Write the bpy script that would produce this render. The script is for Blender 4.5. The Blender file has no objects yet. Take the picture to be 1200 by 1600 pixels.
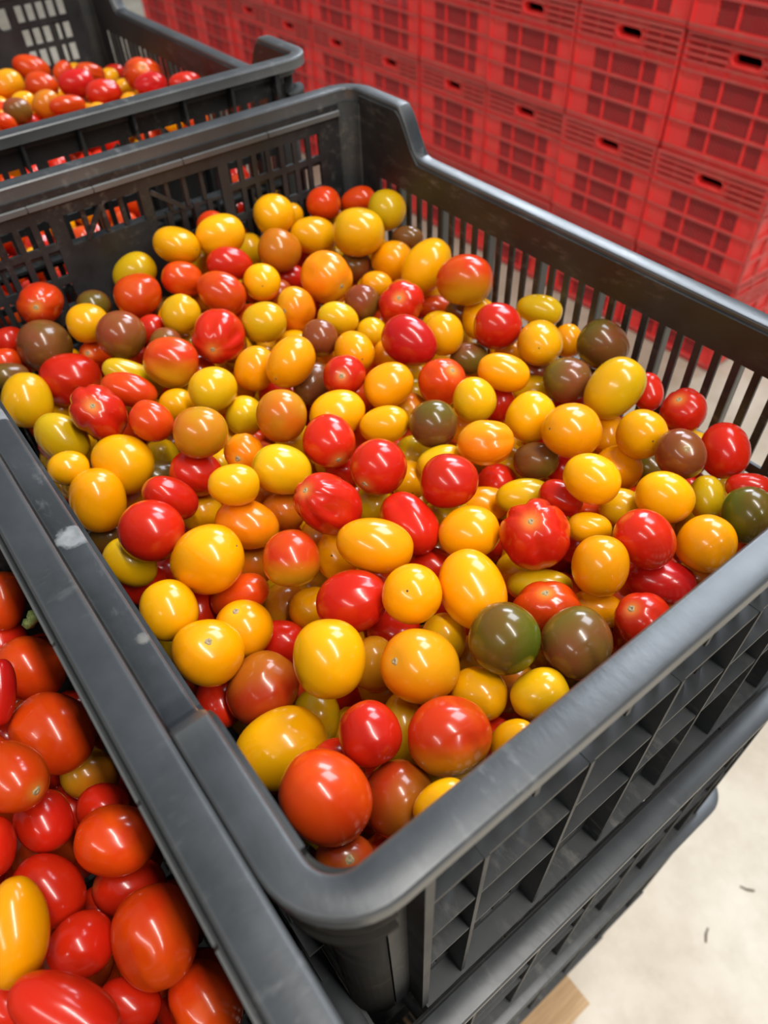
import bpy, bmesh, math, random
import numpy as np
from mathutils import Matrix, Quaternion, Vector

# ------------------------------------------------------------------ camera, world, lights, exposure
SC = bpy.context.scene
COL = SC.collection
EYE = 1.31                                   # lens height above the concrete floor (m)
cam_d = bpy.data.cameras.new('camera')
cam = bpy.data.objects.new('camera', cam_d)
COL.objects.link(cam)
SC.camera = cam
RIGHT = Vector((0.790784, -0.611106, -0.034769))
DOWN = Vector((-0.470491, -0.570526, -0.673155))
FWD = Vector((0.391533, 0.548679, -0.738683))
m = Matrix((RIGHT, -DOWN, -FWD)).transposed().to_4x4()
m.translation = Vector((0, 0, EYE))
cam.matrix_world = m
cam_d.sensor_width = 36
cam_d.sensor_fit = 'AUTO'
cam_d.lens = 36 * 1128 / 1600
cam_d.clip_start = .02
cam_d.dof.use_dof = True
cam_d.dof.focus_distance = .345
cam_d.dof.aperture_fstop = 9.5

W = bpy.data.worlds.new('warehouse_air')
SC.world = W
W.use_nodes = True
W.node_tree.nodes['Background'].inputs[0].default_value = (.92, .97, 1.0, 1)
W.node_tree.nodes['Background'].inputs[1].default_value = .27

def area_light(name, loc, size_x, size_y, power, colour, target):
    d = bpy.data.lights.new(name, 'AREA')
    d.shape = 'RECTANGLE'
    d.size, d.size_y = size_x, size_y
    d.energy = power
    d.color = colour
    o = bpy.data.objects.new(name, d)
    COL.objects.link(o)
    o.location = loc
    o.rotation_euler = (Vector(target) - Vector(loc)).to_track_quat('-Z', 'Y').to_euler()
    return o
# two long roof skylights running along the hall, and high windows over the wall of red crates
area_light('roof_skylight', (.55, -1.9, 4.6), .26, 4.6, 215, (1, .97, .92), (.55, -1.9, 0))
area_light('roof_skylight', (-2.6, -1.3, 4.2), .22, 3.2, 75, (1, .97, .92), (-2.6, -1.3, 0))
area_light('high_window', (3.7, 1.2, 5.1), 2.3, 2.3, 280, (.80, .89, 1), (.3, .3, 1.1))
area_light('high_window', (4.1, 3.4, 3.7), 2.0, 1.2, 170, (.80, .89, 1), (.3, .4, 1.1))

SC.view_settings.view_transform = 'Standard'
SC.view_settings.look = 'None'
SC.view_settings.gamma = 1
SC.view_settings.use_curve_mapping = False
SC.view_settings.exposure = 0.0

# every visible tomato: crate+layer+skin+end mark, wrinkle, centre (0.1 mm), orientation, half axes (0.1 mm) | label
TABLE = """
m1rs 0.06 818 5432 10241 0.608 0.519 0.201 -0.566 152 178 198|wrinkled orange-red tomato with stem scar by the back wall, above a dark brown one
m2D- 0.00 1183 5447 10073 0.698 -0.105 -0.577 0.411 120 120 137|dark brown oval tomato, above a yellow one, left of a wrinkled orange-red one
m1Y- 0.00 1004 5005 10206 0.468 0.589 0.478 0.454 139 139 150|yellow oval tomato, left of a brown one, right of a dark brown one
m0Bt 0.00 1116 4654 10234 0.853 -0.413 -0.314 -0.054 170 170 171|brown tomato with dark tip dot, right of a yellow one, below a wrinkled orange-red one
m1D- 0.00 692 5175 10064 0.208 0.652 0.483 0.546 191 191 191|large dark brown oval tomato, above a wrinkled red one, below a wrinkled orange-red one
m2R- 0.00 502 5400 10073 0.400 0.533 0.493 0.559 103 103 118|small red oval tomato, left of a dark brown one, below a wrinkled orange-red one
m2r- 0.00 390 5228 10026 -0.179 0.715 -0.247 0.630 100 100 123|small orange-red long tomato, left of a dark brown one, above a lemon yellow one
m2D- 0.00 360 4997 10051 0.566 -0.218 0.772 -0.192 93 93 134|small dark brown long tomato, above a lemon yellow one, below a dark brown one
m0y- 0.00 373 4737 9981 0.845 -0.379 0.098 -0.365 167 167 196|lemon yellow round tomato, left of a wrinkled red one, below a dark brown one
m2rs 0.02 980 5000 9947 -0.315 -0.389 -0.183 0.846 110 126 143|orange-red tomato with stem scar by the back wall, left of a brown one
m1R- 0.05 707 4831 9948 -0.143 -0.505 0.432 0.734 190 190 219|large wrinkled red tomato by the back wall, below a dark brown one
m1y- 0.00 1578 5466 10199 0.041 0.714 -0.464 -0.522 145 145 188|lemon yellow oval tomato, above a wrinkled orange-red one, left of a yellow one
m0r- 0.05 1452 5107 10212 0.723 0.160 0.665 0.101 159 159 182|wrinkled orange-red tomato by the back wall, below a lemon yellow one
m0y- 0.04 1582 4658 10207 0.792 -0.335 0.504 -0.083 143 143 150|dented lemon yellow round tomato, below a wrinkled orange-red one, left of a wrinkled red one
m2R- 0.00 1381 4812 10086 0.614 -0.142 -0.773 0.076 107 107 116|small red round tomato, right of a brown one, left of a lemon yellow one
m2y- 0.00 1029 4355 10079 0.889 -0.095 -0.404 -0.191 111 111 221|lemon yellow long tomato, above an orange-red one, below a brown one
m1r- 0.03 917 4106 10173 0.456 0.804 0.111 0.365 111 111 186|dented orange-red long tomato, right of a wrinkled red one, above an orange-red one
m0Rs 0.08 652 3937 10226 -0.056 -0.123 -0.294 0.946 160 189 208|wrinkled red tomato with stem scar along the left rim, left of an orange-red one
m0r- 0.03 878 3644 10235 0.866 -0.404 -0.292 -0.045 123 123 139|dented orange-red oval tomato, below an orange-red one, above a yellow one
m2Y- 0.00 1128 3891 10075 -0.022 0.675 -0.338 -0.656 112 112 119|yellow round tomato, right of an orange-red one, above an olive-orange one
m2y- 0.00 401 4046 10087 0.119 -0.210 0.893 -0.381 140 140 184|lemon yellow long tomato, above a yellow one, left of a wrinkled red one
m3y- 0.00 560 4916 9680 0.544 0.459 -0.531 -0.460 125 125 135|half-hidden lemon yellow tomato, below a wrinkled red one, right of a lemon yellow one
m0m- 0.07 1247 4146 10220 0.370 -0.507 0.096 0.773 173 173 179|wrinkled red and olive mottled tomato, right of an orange-red one
m1Yt 0.00 1932 5340 10356 0.710 -0.486 -0.486 -0.152 143 179 186|yellow tomato with dark tip dot, above a wrinkled orange-red one, left of a yellow one
m2r- 0.00 2324 5505 10332 -0.231 -0.556 0.636 0.484 114 114 124|orange-red round tomato by the back wall, above a yellow one, right of a yellow one
m1Y- 0.03 2288 5271 10348 0.648 -0.155 -0.745 -0.045 162 162 195|dented yellow round tomato, above a red one, right of a yellow one
m2y- 0.00 2610 5483 10029 0.825 0.202 0.526 -0.045 136 136 145|lemon yellow round tomato, right of a red one, left of an orange-brown one
m1Y- 0.02 2873 5414 10278 -0.111 0.590 -0.173 0.781 169 169 175|yellow round tomato by the back wall, above an orange-brown one, left of a yellow one
m2Y- 0.00 3102 5516 10169 -0.148 0.968 -0.175 -0.100 104 104 104|small yellow oval tomato, right of a yellow one, above a yellow one
m0n- 0.02 2649 4987 10204 0.879 -0.144 -0.455 0.018 165 165 177|orange-brown oval tomato by the back wall, left of a yellow one, below a yellow one
m1R- 0.02 2201 5018 10234 0.590 0.355 0.718 0.103 131 131 179|red long tomato by the back wall, above an orange-red one, below a yellow one
m1r- 0.07 1829 5118 10206 0.318 0.795 0.268 0.443 134 134 163|wrinkled orange-red tomato by the back wall, below a yellow one
m0r- 0.03 1975 4744 10191 0.153 -0.213 0.806 -0.531 155 155 194|dented orange-red long tomato, below a red one, above a wrinkled red one
m2n- 0.00 1992 5141 9954 0.669 -0.189 -0.633 0.340 115 115 115|orange-brown round tomato, left of an orange-red one, right of a lemon yellow one
m0Yt 0.00 2298 4692 10178 0.582 -0.770 0.239 -0.107 148 141 136|yellow tomato with dark tip dot, below an orange-brown one, right of a red one
m0Rs 0.09 1655 4222 10205 0.608 0.665 -0.052 -0.431 192 192 202|large wrinkled red tomato with stem scar, below an orange-red one
m0y- 0.00 2009 4189 10188 -0.366 0.739 0.072 -0.561 148 148 163|lemon yellow round tomato, left of a scarred orange one, above a golden yellow one
m1G- 0.00 1715 3847 10111 0.478 0.272 0.143 0.823 140 140 160|golden yellow oval tomato, left of a golden yellow one, right of a lemon yellow one
m0Gt 0.00 1867 3591 10242 0.710 -0.425 0.537 -0.164 149 186 194|golden yellow tomato with dark tip dot, left of a brown one, above an orange-brown one
m2R- 0.00 2720 4993 9931 0.654 0.175 0.735 -0.029 108 108 133|red oval tomato by the back wall, below an orange-brown one, above a scarred orange one
m3y- 0.00 2174 5509 10049 -0.360 0.494 -0.280 0.740 111 111 120|half-hidden lemon yellow tomato, right of a wrinkled orange-red one, left of a red one
m1r- 0.03 3399 5453 10207 0.770 0.519 0.370 0.012 142 142 158|dented orange-red round tomato, above a yellow one, left of a lemon yellow one
m2r- 0.00 3690 5318 10193 -0.382 -0.061 0.810 0.440 113 113 162|orange-red long tomato, above a lemon yellow one, left of a lemon yellow one
m0y- 0.00 3694 4908 10246 0.589 -0.520 -0.039 0.618 165 165 168|lemon yellow round tomato, right of a lemon yellow one, above a golden yellow one
m3n- 0.00 3548 5493 10021 -0.293 0.177 -0.642 0.686 99 99 143|half-hidden orange-brown tomato, below an orange-red one, left of a lemon yellow one
m1Y- 0.00 3098 5178 10113 0.734 -0.124 -0.639 -0.192 153 153 208|yellow oval tomato by the back wall, right of an orange-brown one, below an orange-red one
m0y- 0.00 3294 4764 10231 0.501 0.687 0.016 0.527 193 193 218|large lemon yellow round tomato, left of a lemon yellow one, right of a yellow one
m0os 0.06 2734 4447 10161 0.639 0.659 -0.252 0.306 202 202 204|large wrinkled orange tomato with stem scar, below a yellow one
m2B- 0.04 3273 4828 9901 0.184 -0.648 -0.037 0.738 143 143 143|dented brown round tomato, right of a wrinkled orange one, below a lemon yellow one
m1Gt 0.00 3494 4587 9973 -0.475 0.639 0.528 0.295 166 166 194|golden yellow tomato with dark tip dot, left of a yellow one, above a brown one
m2D- 0.00 3744 4687 10059 0.684 -0.488 -0.535 -0.084 98 98 138|small dark brown long tomato, above a yellow one, below a lemon yellow one
m1Y- 0.00 3543 4188 10068 -0.194 0.891 0.243 -0.330 179 179 238|large yellow long tomato, left of a red and olive mottled one, above a crimson one
m0m- 0.04 3477 3655 10201 0.640 -0.476 -0.583 -0.154 192 192 220|large dented red and olive mottled oval tomato beside the slotted wall, above a red one
m2G- 0.00 3136 4331 9995 -0.235 -0.372 0.594 0.674 105 105 134|golden yellow oval tomato, above a brown one, left of a wrinkled red one
m1B- 0.00 2800 4078 10078 0.297 0.765 -0.565 -0.093 136 136 140|brown round tomato, right of a lemon yellow one, left of a wrinkled red one
m1Rs 0.06 3004 3838 10101 0.154 -0.225 -0.281 0.920 184 164 170|wrinkled red tomato with stem scar, above a crimson one
m0C- 0.02 2655 3311 10199 -0.340 0.107 0.637 0.684 164 164 207|crimson oval tomato, left of a yellow one, below a wrinkled red one
m1os 0.04 2335 4281 10117 -0.293 -0.548 0.010 0.783 167 137 154|dented orange tomato with stem scar, right of a lemon yellow one
m1y- 0.00 2505 3964 10123 0.597 0.437 0.671 -0.041 118 118 155|lemon yellow oval tomato, above a brown one, left of a brown one
m1B- 0.00 2257 3844 10120 -0.149 0.238 0.903 -0.324 132 132 135|brown round tomato, below a lemon yellow one, right of a golden yellow one
m2y- 0.00 2695 3823 9987 0.553 0.079 0.660 -0.502 113 113 126|lemon yellow round tomato, above a golden yellow one, left of a crimson one
m1Gt 0.00 2357 3561 10116 0.557 -0.780 -0.119 -0.260 136 138 177|golden yellow tomato with dark tip dot, above a scarred red one
m2G- 0.00 2621 3512 9987 0.743 -0.435 -0.462 0.211 118 118 118|golden yellow round tomato, left of a crimson one, above a golden yellow one
m1Y- 0.00 2958 3304 10122 0.048 0.147 0.347 0.925 143 143 149|yellow round tomato, right of a crimson one, above a wrinkled orange-red one
m3r- 0.00 3527 4049 9746 -0.261 0.345 -0.635 0.640 109 109 169|half-hidden orange-red tomato, above a yellow one, right of a wrinkled red one
m3B- 0.00 3573 3792 9803 -0.138 0.138 -0.632 0.750 124 124 131|half-hidden brown tomato, above a yellow one, below a red and olive mottled one
m2Y- 0.00 3548 3543 9890 -0.429 -0.488 0.754 -0.097 132 132 165|yellow long tomato, left of a red one, below a red and olive mottled one
m0R- 0.02 3304 3108 10138 -0.403 0.649 -0.070 -0.641 167 167 178|red round tomato, above a golden yellow one, left of a yellow one
m1y- 0.00 3735 3109 10098 -0.003 0.335 -0.626 0.704 108 108 170|lemon yellow long tomato, above a yellow one, right of a red one
m0Yt 0.00 3376 2764 10136 -0.477 0.767 -0.363 0.226 159 161 206|yellow tomato with dark tip dot, below a lemon yellow one, above a dark brown one
m2G- 0.00 3751 2811 9971 0.151 0.110 0.360 0.914 108 108 124|golden yellow oval tomato, right of a yellow one, left of a dark brown one
m2D- 0.00 3097 3162 9928 0.653 0.405 0.640 -0.020 117 117 143|dark brown oval tomato, above a wrinkled orange-red one, left of a golden yellow one
m1G- 0.00 2949 2677 10147 0.398 0.748 -0.166 0.505 123 123 174|golden yellow long tomato, above a lemon yellow one, below a red one
m0D- 0.00 3696 2471 10139 0.346 0.874 -0.155 0.303 161 161 179|dark brown round tomato, above a lemon yellow one, right of a yellow one
m1D- 0.00 3292 2417 10070 -0.300 0.763 -0.307 -0.483 155 155 162|dark brown round tomato, left of a lemon yellow one, above a golden yellow one
m0y- 0.00 3365 2099 10148 0.613 -0.279 0.299 -0.676 169 169 217|lemon yellow long tomato, below a dark brown one, right of a dark brown one
m1rs 0.06 2611 2909 10106 0.552 0.202 -0.173 0.791 163 163 156|wrinkled orange-red tomato with stem scar, left of a lemon yellow one
m0y- 0.02 2589 2576 10166 -0.062 -0.340 0.919 -0.187 139 139 148|lemon yellow oval tomato, right of a wrinkled orange-red one, below a golden yellow one
m2R- 0.00 2929 2672 9895 0.794 -0.131 0.326 0.496 111 111 142|red oval tomato, right of a lemon yellow one, below a golden yellow one
m3B- 0.00 3415 2805 9848 0.746 -0.441 -0.499 0.009 117 117 141|half-hidden brown tomato, right of a golden yellow one, below a yellow one
m3y- 0.00 3235 2663 9863 -0.422 0.124 0.757 0.484 111 111 154|half-hidden lemon yellow tomato, above a yellow one, right of a golden yellow one
m1Y- 0.01 2800 2279 10098 -0.437 -0.451 0.752 0.202 151 151 163|yellow oval tomato, left of a golden yellow one, right of a wrinkled orange one
m0Gt 0.01 2804 1962 10202 0.493 -0.142 0.832 -0.211 166 166 187|golden yellow tomato with dark tip dot, right of a yellow one, above a yellow one
m3G- 0.00 3311 2032 9841 0.514 0.757 -0.364 -0.172 106 106 160|half-hidden golden yellow tomato, right of a golden yellow one, left of a yellow one
m0o- 0.09 2316 2187 10233 0.426 0.675 0.031 0.601 138 138 172|wrinkled orange tomato, below a lemon yellow one
m2D- 0.00 2656 2068 9965 -0.032 -0.393 0.674 0.624 121 121 144|dark brown oval tomato, above a lemon yellow one, below a golden yellow one
m3R- 0.00 2856 1993 9827 -0.327 0.297 0.305 0.844 127 127 131|half-hidden red tomato, left of a yellow one, above a wrinkled red one
m2R- 0.00 2478 2210 9770 -0.035 0.484 -0.536 0.691 127 127 131|red round tomato, left of a lemon yellow one, below a wrinkled orange one
m1y- 0.00 2385 1902 9962 0.587 -0.660 -0.338 0.325 105 105 168|lemon yellow long tomato, above a wrinkled red one, left of a wrinkled red one
m1R- 0.05 2441 1684 10082 0.675 0.543 0.424 -0.264 101 101 131|small wrinkled red tomato, left of a yellow one
m0Y- 0.00 2511 1562 10286 0.428 0.155 0.750 -0.480 134 134 153|yellow oval tomato, right of a wrinkled red one, below a golden yellow one
m2G- 0.00 3096 1759 9852 0.031 0.225 -0.664 0.713 146 146 148|golden yellow round tomato, right of a yellow one, below a yellow one
m0R- 0.03 1927 2063 10261 0.381 -0.154 0.701 -0.583 159 159 163|dented red round tomato, below a lemon yellow one, above a wrinkled red one
m1y- 0.00 2106 2346 10089 0.613 0.002 -0.756 -0.228 96 96 147|lemon yellow long tomato, above a red one, below a dark brown one
m0D- 0.00 2223 2548 10181 0.823 -0.243 -0.094 -0.504 149 149 149|dark brown round tomato, above a lemon yellow one, below a wrinkled orange-red one
m3G- 0.00 2583 2680 9887 0.907 -0.342 -0.243 -0.037 128 128 128|half-hidden golden yellow tomato, left of a wrinkled orange one, right of a dark brown one
m1G- 0.01 2287 3076 10136 -0.479 -0.121 0.833 0.250 149 149 170|golden yellow oval tomato, above a yellow one, below a crimson one
m0Rs 0.02 2089 3303 10186 0.527 0.447 0.120 -0.713 139 148 180|red tomato with stem scar, below a golden yellow one
m2D- 0.00 2006 3599 9982 -0.481 -0.047 0.836 -0.262 128 128 159|dark brown oval tomato, below a golden yellow one, left of a scarred red one
m1Y- 0.00 1862 3061 10136 0.107 0.581 -0.015 0.807 156 156 183|yellow oval tomato, above a scarred red one, below a scarred red one
m1Y- 0.00 2030 2788 10129 -0.296 0.794 -0.098 -0.522 117 117 159|yellow long tomato, below a golden yellow one, above a scarred red one
m0Rs 0.01 1632 2818 10205 0.668 0.719 -0.191 0.005 160 160 168|red tomato with stem scar, below a yellow one
m0Rs 0.02 1697 2410 10249 0.474 0.664 -0.230 -0.530 166 166 162|red tomato with stem scar, right of a scarred red one
m0Rs 0.10 1298 2338 10281 -0.078 -0.294 0.092 0.948 160 173 207|wrinkled red tomato with stem scar, right of a lemon yellow one
m3n- 0.00 2417 3021 9898 0.690 0.451 0.565 -0.023 126 126 134|half-hidden orange-brown tomato, left of a dark brown one, right of a yellow one
m3y- 0.00 2599 3182 9817 0.375 -0.587 0.211 0.686 131 131 132|half-hidden lemon yellow tomato, right of a golden yellow one, left of a wrinkled orange-red one
m3y- 0.00 2785 3428 9813 0.347 0.747 -0.034 0.566 125 125 140|half-hidden lemon yellow tomato, below a crimson one, right of a golden yellow one
m3y- 0.00 2139 2654 9872 0.752 -0.374 0.022 -0.542 123 123 147|half-hidden lemon yellow tomato, left of a lemon yellow one, right of a scarred red one
m2Yt 0.00 1970 2470 9924 0.639 -0.718 0.154 -0.227 124 124 126|yellow tomato with dark tip dot, above a wrinkled red one, left of a red one
m0n- 0.00 1535 3192 10209 -0.170 -0.027 0.969 -0.175 158 158 164|orange-brown round tomato, above a lemon yellow one, left of a scarred red one
m2y- 0.00 1446 3558 10021 -0.053 0.882 0.451 -0.125 127 127 133|lemon yellow oval tomato, left of an orange-brown one, below a lemon yellow one
m0k- 0.00 1030 3250 10324 -0.397 -0.252 0.695 0.545 149 149 159|olive-orange oval tomato, above a red one, below a lemon yellow one
m0y- 0.00 1322 3677 10238 -0.334 -0.585 0.211 0.709 143 143 159|lemon yellow oval tomato, above an olive-orange one, left of a golden yellow one
m2os 0.03 1243 3193 10070 0.559 0.547 -0.017 -0.623 129 125 119|dented orange tomato with stem scar, above a yellow one
m1y- 0.01 1280 2789 10206 0.146 -0.583 0.630 -0.491 146 146 174|lemon yellow oval tomato, left of a wrinkled red one, right of a yellow one
m0Y- 0.00 963 2746 10320 0.765 -0.101 -0.606 -0.195 113 113 140|yellow oval tomato, above a wrinkled orange one, right of a red one
m1R- 0.02 927 3247 10048 0.208 -0.544 0.174 0.794 144 144 158|red oval tomato, above a red one, left of a yellow one
m0R- 0.03 691 3065 10142 0.530 0.138 -0.355 -0.758 118 118 169|dented red long tomato along the left rim, above a red one, below a red one
m2K- 0.00 811 3623 9813 0.640 0.261 -0.478 -0.542 103 103 169|dark olive long tomato, above a red one, left of a red one
m3y- 0.00 891 3822 9756 0.840 -0.351 0.123 -0.396 123 123 150|half-hidden lemon yellow tomato, right of a yellow one, above a red one
m3B- 0.00 997 4015 9645 0.693 -0.017 -0.659 -0.292 130 130 150|half-hidden brown tomato, left of a red one, below an orange-red one
m3y- 0.00 1619 3222 9925 -0.170 0.613 -0.481 0.604 123 123 140|half-hidden lemon yellow tomato, above a lemon yellow one, below an orange-brown one
m2n- 0.02 1205 2718 9954 0.660 0.306 0.677 -0.114 121 121 128|orange-brown round tomato, right of a wrinkled orange one, left of a wrinkled red one
m3n- 0.00 1215 2966 9913 0.591 0.665 0.288 0.354 123 123 142|half-hidden orange-brown tomato, below a lemon yellow one, above a wrinkled orange one
m0R- 0.02 489 2857 10182 0.679 0.492 0.509 -0.193 173 173 173|red oval tomato, below a red one, left of a golden yellow one
m0Y- 0.00 614 3605 10063 0.415 0.864 -0.039 0.284 179 179 195|yellow oval tomato, above a golden yellow one, below a wrinkled red one
m0G- 0.00 365 3400 10058 -0.234 -0.639 0.731 -0.050 163 163 196|golden yellow oval tomato, below a yellow one, left of a red one
m1Y- 0.00 320 3657 10164 0.604 0.148 0.782 -0.048 106 106 122|yellow oval tomato, above a golden yellow one, left of a yellow one
m2y- 0.00 330 2934 9958 0.902 -0.342 -0.147 0.218 122 122 164|lemon yellow long tomato along the left rim, below a red one, above a yellow one
m0Y- 0.00 344 2405 10082 -0.427 -0.549 0.638 -0.331 143 143 159|yellow round tomato, above a scarred golden yellow one, below a golden yellow one
m0Gs 0.00 374 2058 10079 0.260 0.078 -0.142 0.952 177 168 163|golden yellow tomato with stem scar along the left rim, below a yellow one
m1Gs 0.00 612 2157 9941 0.070 -0.046 0.071 0.994 149 149 153|golden yellow tomato with stem scar along the left rim, above a brownish red one
m0Gt 0.03 638 2529 10132 -0.496 0.533 0.685 -0.023 184 184 206|large dented golden yellow tomato with dark tip dot along the left rim
m2r- 0.00 716 2410 9875 0.590 0.537 0.246 0.550 110 110 169|orange-red long tomato, above a scarred golden yellow one, below a golden yellow one
m3k- 0.00 926 2341 9638 0.842 -0.278 0.370 0.276 133 133 156|half-hidden olive-orange tomato, right of a scarred golden yellow one, above a yellow one
m2Y- 0.03 865 3156 9798 0.342 -0.324 0.736 -0.486 127 127 128|dented yellow round tomato, right of a red one, above a golden yellow one
m1o- 0.05 955 2674 10066 0.255 -0.578 0.361 0.686 146 146 186|wrinkled orange tomato, below a yellow one
m1m- 0.00 978 2225 10171 0.784 -0.295 0.411 0.360 149 149 152|red and olive mottled round tomato, below a wrinkled red one, left of a red one
m2Gt 0.00 1256 2225 9979 0.337 -0.413 0.842 0.079 146 117 134|golden yellow tomato with dark tip dot, above a red one, below a wrinkled red one
m0G- 0.01 1337 1967 10241 0.247 0.725 -0.267 0.584 141 141 203|golden yellow long tomato, left of a wrinkled red one, above a red one
m1R- 0.07 1626 2044 10141 0.776 -0.588 -0.127 -0.190 144 144 192|wrinkled red tomato, right of a golden yellow one
m2y- 0.00 1643 2405 9963 0.375 0.111 0.428 0.815 121 121 129|lemon yellow round tomato, above a golden yellow one, left of a wrinkled red one
m1R- 0.03 1077 1817 10142 -0.414 0.230 -0.502 0.724 159 159 190|dented red oval tomato, above a yellow one, below a golden yellow one
m0Gt 0.01 1269 1584 10286 0.229 -0.089 0.962 0.119 149 144 137|golden yellow tomato with dark tip dot, left of a golden yellow one
m3k- 0.00 1169 2409 9545 0.748 -0.388 0.014 -0.539 138 138 159|half-hidden olive-orange tomato, left of a red one, below a red and olive mottled one
m3Y- 0.00 1019 2138 9764 0.447 0.764 0.204 0.417 130 130 148|half-hidden yellow tomato, left of a red one, above a yellow one
m0Y- 0.00 778 1574 10239 0.811 -0.168 0.353 0.436 167 167 185|yellow oval tomato, below a red one, right of a brownish red one
m2R- 0.00 763 2094 9729 0.601 -0.691 -0.185 0.356 124 124 145|red oval tomato, right of a scarred golden yellow one, left of a yellow one
m3n- 0.00 1006 1558 9961 0.119 0.924 0.301 -0.206 117 117 146|half-hidden orange-brown tomato, right of a yellow one, left of a scarred orange one
m0os 0.01 1076 1290 10227 -0.244 -0.333 0.192 0.891 166 166 180|orange tomato with stem scar, above a wrinkled red and olive mottled one
m2y- 0.00 1352 1435 10000 -0.269 0.299 0.183 0.897 115 115 130|lemon yellow oval tomato, above a scarred orange one, below a golden yellow one
m0G- 0.02 1542 1456 10231 0.300 0.667 0.532 -0.427 160 160 204|golden yellow oval tomato, above a dark olive one, below a golden yellow one
m0K- 0.02 1431 1127 10294 0.054 0.904 0.078 -0.416 161 161 164|dark olive round tomato, left of a wrinkled orange-red one, below a golden yellow one
m0D- 0.00 1715 936 10219 0.324 0.517 0.192 0.769 156 156 162|dark brown round tomato, below a wrinkled orange-red one, above a lemon yellow one
m1rs 0.06 1812 1198 10105 0.378 -0.080 -0.003 0.922 172 137 158|wrinkled orange-red tomato with stem scar along the near rim, above a dark brown one
m0Rs 0.10 2023 1505 10239 0.259 -0.179 -0.090 0.945 183 183 201|wrinkled red tomato with stem scar, below a lemon yellow one
m1G- 0.01 1822 1776 10157 0.088 0.567 -0.293 0.764 144 144 168|golden yellow oval tomato, above a golden yellow one, right of a wrinkled red one
m2G- 0.00 2262 2095 9817 0.742 -0.181 -0.618 -0.186 108 108 167|golden yellow long tomato, above a golden yellow one, left of a lemon yellow one
m2y- 0.00 1953 1366 10001 0.295 0.579 -0.257 0.716 92 92 171|lemon yellow long tomato, above a wrinkled orange-red one, below a wrinkled red one
m0G- 0.00 2138 1166 10220 0.857 -0.141 0.351 0.350 141 141 155|golden yellow round tomato, below a yellow one, left of a red one
m1Y- 0.00 2370 1415 10115 0.549 0.688 0.003 0.475 84 84 118|small yellow long tomato, above a golden yellow one, below a wrinkled red one
m0R- 0.02 2422 1125 10248 0.759 -0.281 -0.354 -0.469 141 141 162|red oval tomato along the near rim, above a crimson one, below a yellow one
m0Y- 0.00 2808 1278 10172 0.407 0.743 -0.239 0.474 144 144 163|yellow oval tomato, above a red one, below a scarred brown one
m2y- 0.00 2712 1464 10004 0.475 -0.022 0.645 -0.598 111 111 121|lemon yellow oval tomato, above a red one, below a yellow one
m0G- 0.01 2713 939 10161 -0.249 0.444 0.838 -0.195 146 146 156|golden yellow round tomato, left of a dark olive one, above a crimson one
m0K- 0.00 3069 923 10147 0.293 0.178 0.404 0.848 140 140 155|dark olive round tomato, below a red one, right of a golden yellow one
m1C- 0.02 2468 984 9989 -0.149 0.304 -0.646 0.684 128 128 187|crimson long tomato along the near rim, above a scarred red one, below a red one
m0Rs 0.04 2065 831 10187 0.101 -0.278 0.128 0.947 130 130 148|dented red tomato with stem scar along the near rim, below a crimson one
m2y- 0.00 3162 1204 9994 0.480 0.677 -0.557 -0.034 99 99 131|small lemon yellow oval tomato, right of a yellow one, above a golden yellow one
m1R- 0.00 3323 1066 10077 0.578 -0.736 -0.044 0.350 86 86 126|small red long tomato, above a dark olive one, below a red one
m0Bs 0.00 3129 1425 10204 0.685 -0.025 -0.307 0.660 151 139 139|brown tomato with stem scar, left of a red one
m1R- 0.03 3492 1344 10070 0.384 0.843 -0.004 -0.377 144 144 174|dented red oval tomato, right of a scarred brown one, above a red one
m1Rs 0.05 3618 1724 10065 0.295 -0.270 0.034 0.916 147 147 138|wrinkled red tomato with stem scar beside the slotted wall, above a scarred brown one
m2R- 0.00 3713 2055 9971 -0.470 -0.426 0.756 -0.161 100 100 134|small red oval tomato, right of a lemon yellow one, left of a wrinkled red one
m0Yt 0.00 3169 1716 10136 -0.408 0.824 0.162 0.359 149 149 157|yellow tomato with dark tip dot, left of a scarred brown one, above a yellow one
m3K- 0.00 3345 1699 9756 0.668 -0.577 -0.466 -0.062 122 122 133|half-hidden dark olive tomato, above a yellow one, left of a scarred brown one
m2G- 0.00 2077 1083 9986 0.548 -0.689 -0.028 0.473 100 100 149|golden yellow long tomato, above a dark brown one, below a golden yellow one
m3r- 0.00 2344 1150 9790 0.144 0.442 -0.312 0.828 123 123 136|half-hidden orange-red tomato, below a golden yellow one, left of a scarred red one
m3r- 0.00 2717 1628 9843 0.052 -0.576 0.412 0.704 105 105 170|half-hidden orange-red tomato, above a yellow one, below a yellow one
m3n- 0.00 2737 905 9881 0.756 0.213 0.553 -0.280 114 114 128|half-hidden orange-brown tomato, right of a crimson one, below a golden yellow one
m1Y- 0.00 1241 1071 10086 0.751 0.596 0.148 0.243 122 122 132|yellow round tomato, above a wrinkled red and olive mottled one, below a dark olive one
m1y- 0.01 1427 881 10153 -0.018 0.742 -0.300 -0.599 109 109 135|lemon yellow oval tomato, above a yellow one, below a dark brown one
m1Y- 0.00 1178 791 10163 -0.239 -0.553 0.719 0.347 83 83 108|small yellow oval tomato, below a lemon yellow one, above a yellow one
m0m- 0.05 958 954 10232 0.664 0.500 0.535 0.152 159 159 179|wrinkled red and olive mottled tomato in the near corner, below a yellow one
m0R- 0.03 696 1165 10248 0.451 0.750 0.349 -0.335 133 133 138|dented red round tomato, above an orange-red one, right of a yellow one
m1N- 0.00 662 930 10078 0.720 -0.503 0.405 -0.254 148 148 161|brownish red oval tomato, left of a yellow one, right of an orange-red one
m0r- 0.02 397 1049 10286 0.751 -0.542 -0.009 0.378 179 179 193|orange-red round tomato, below a yellow one, left of a brownish red one
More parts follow.
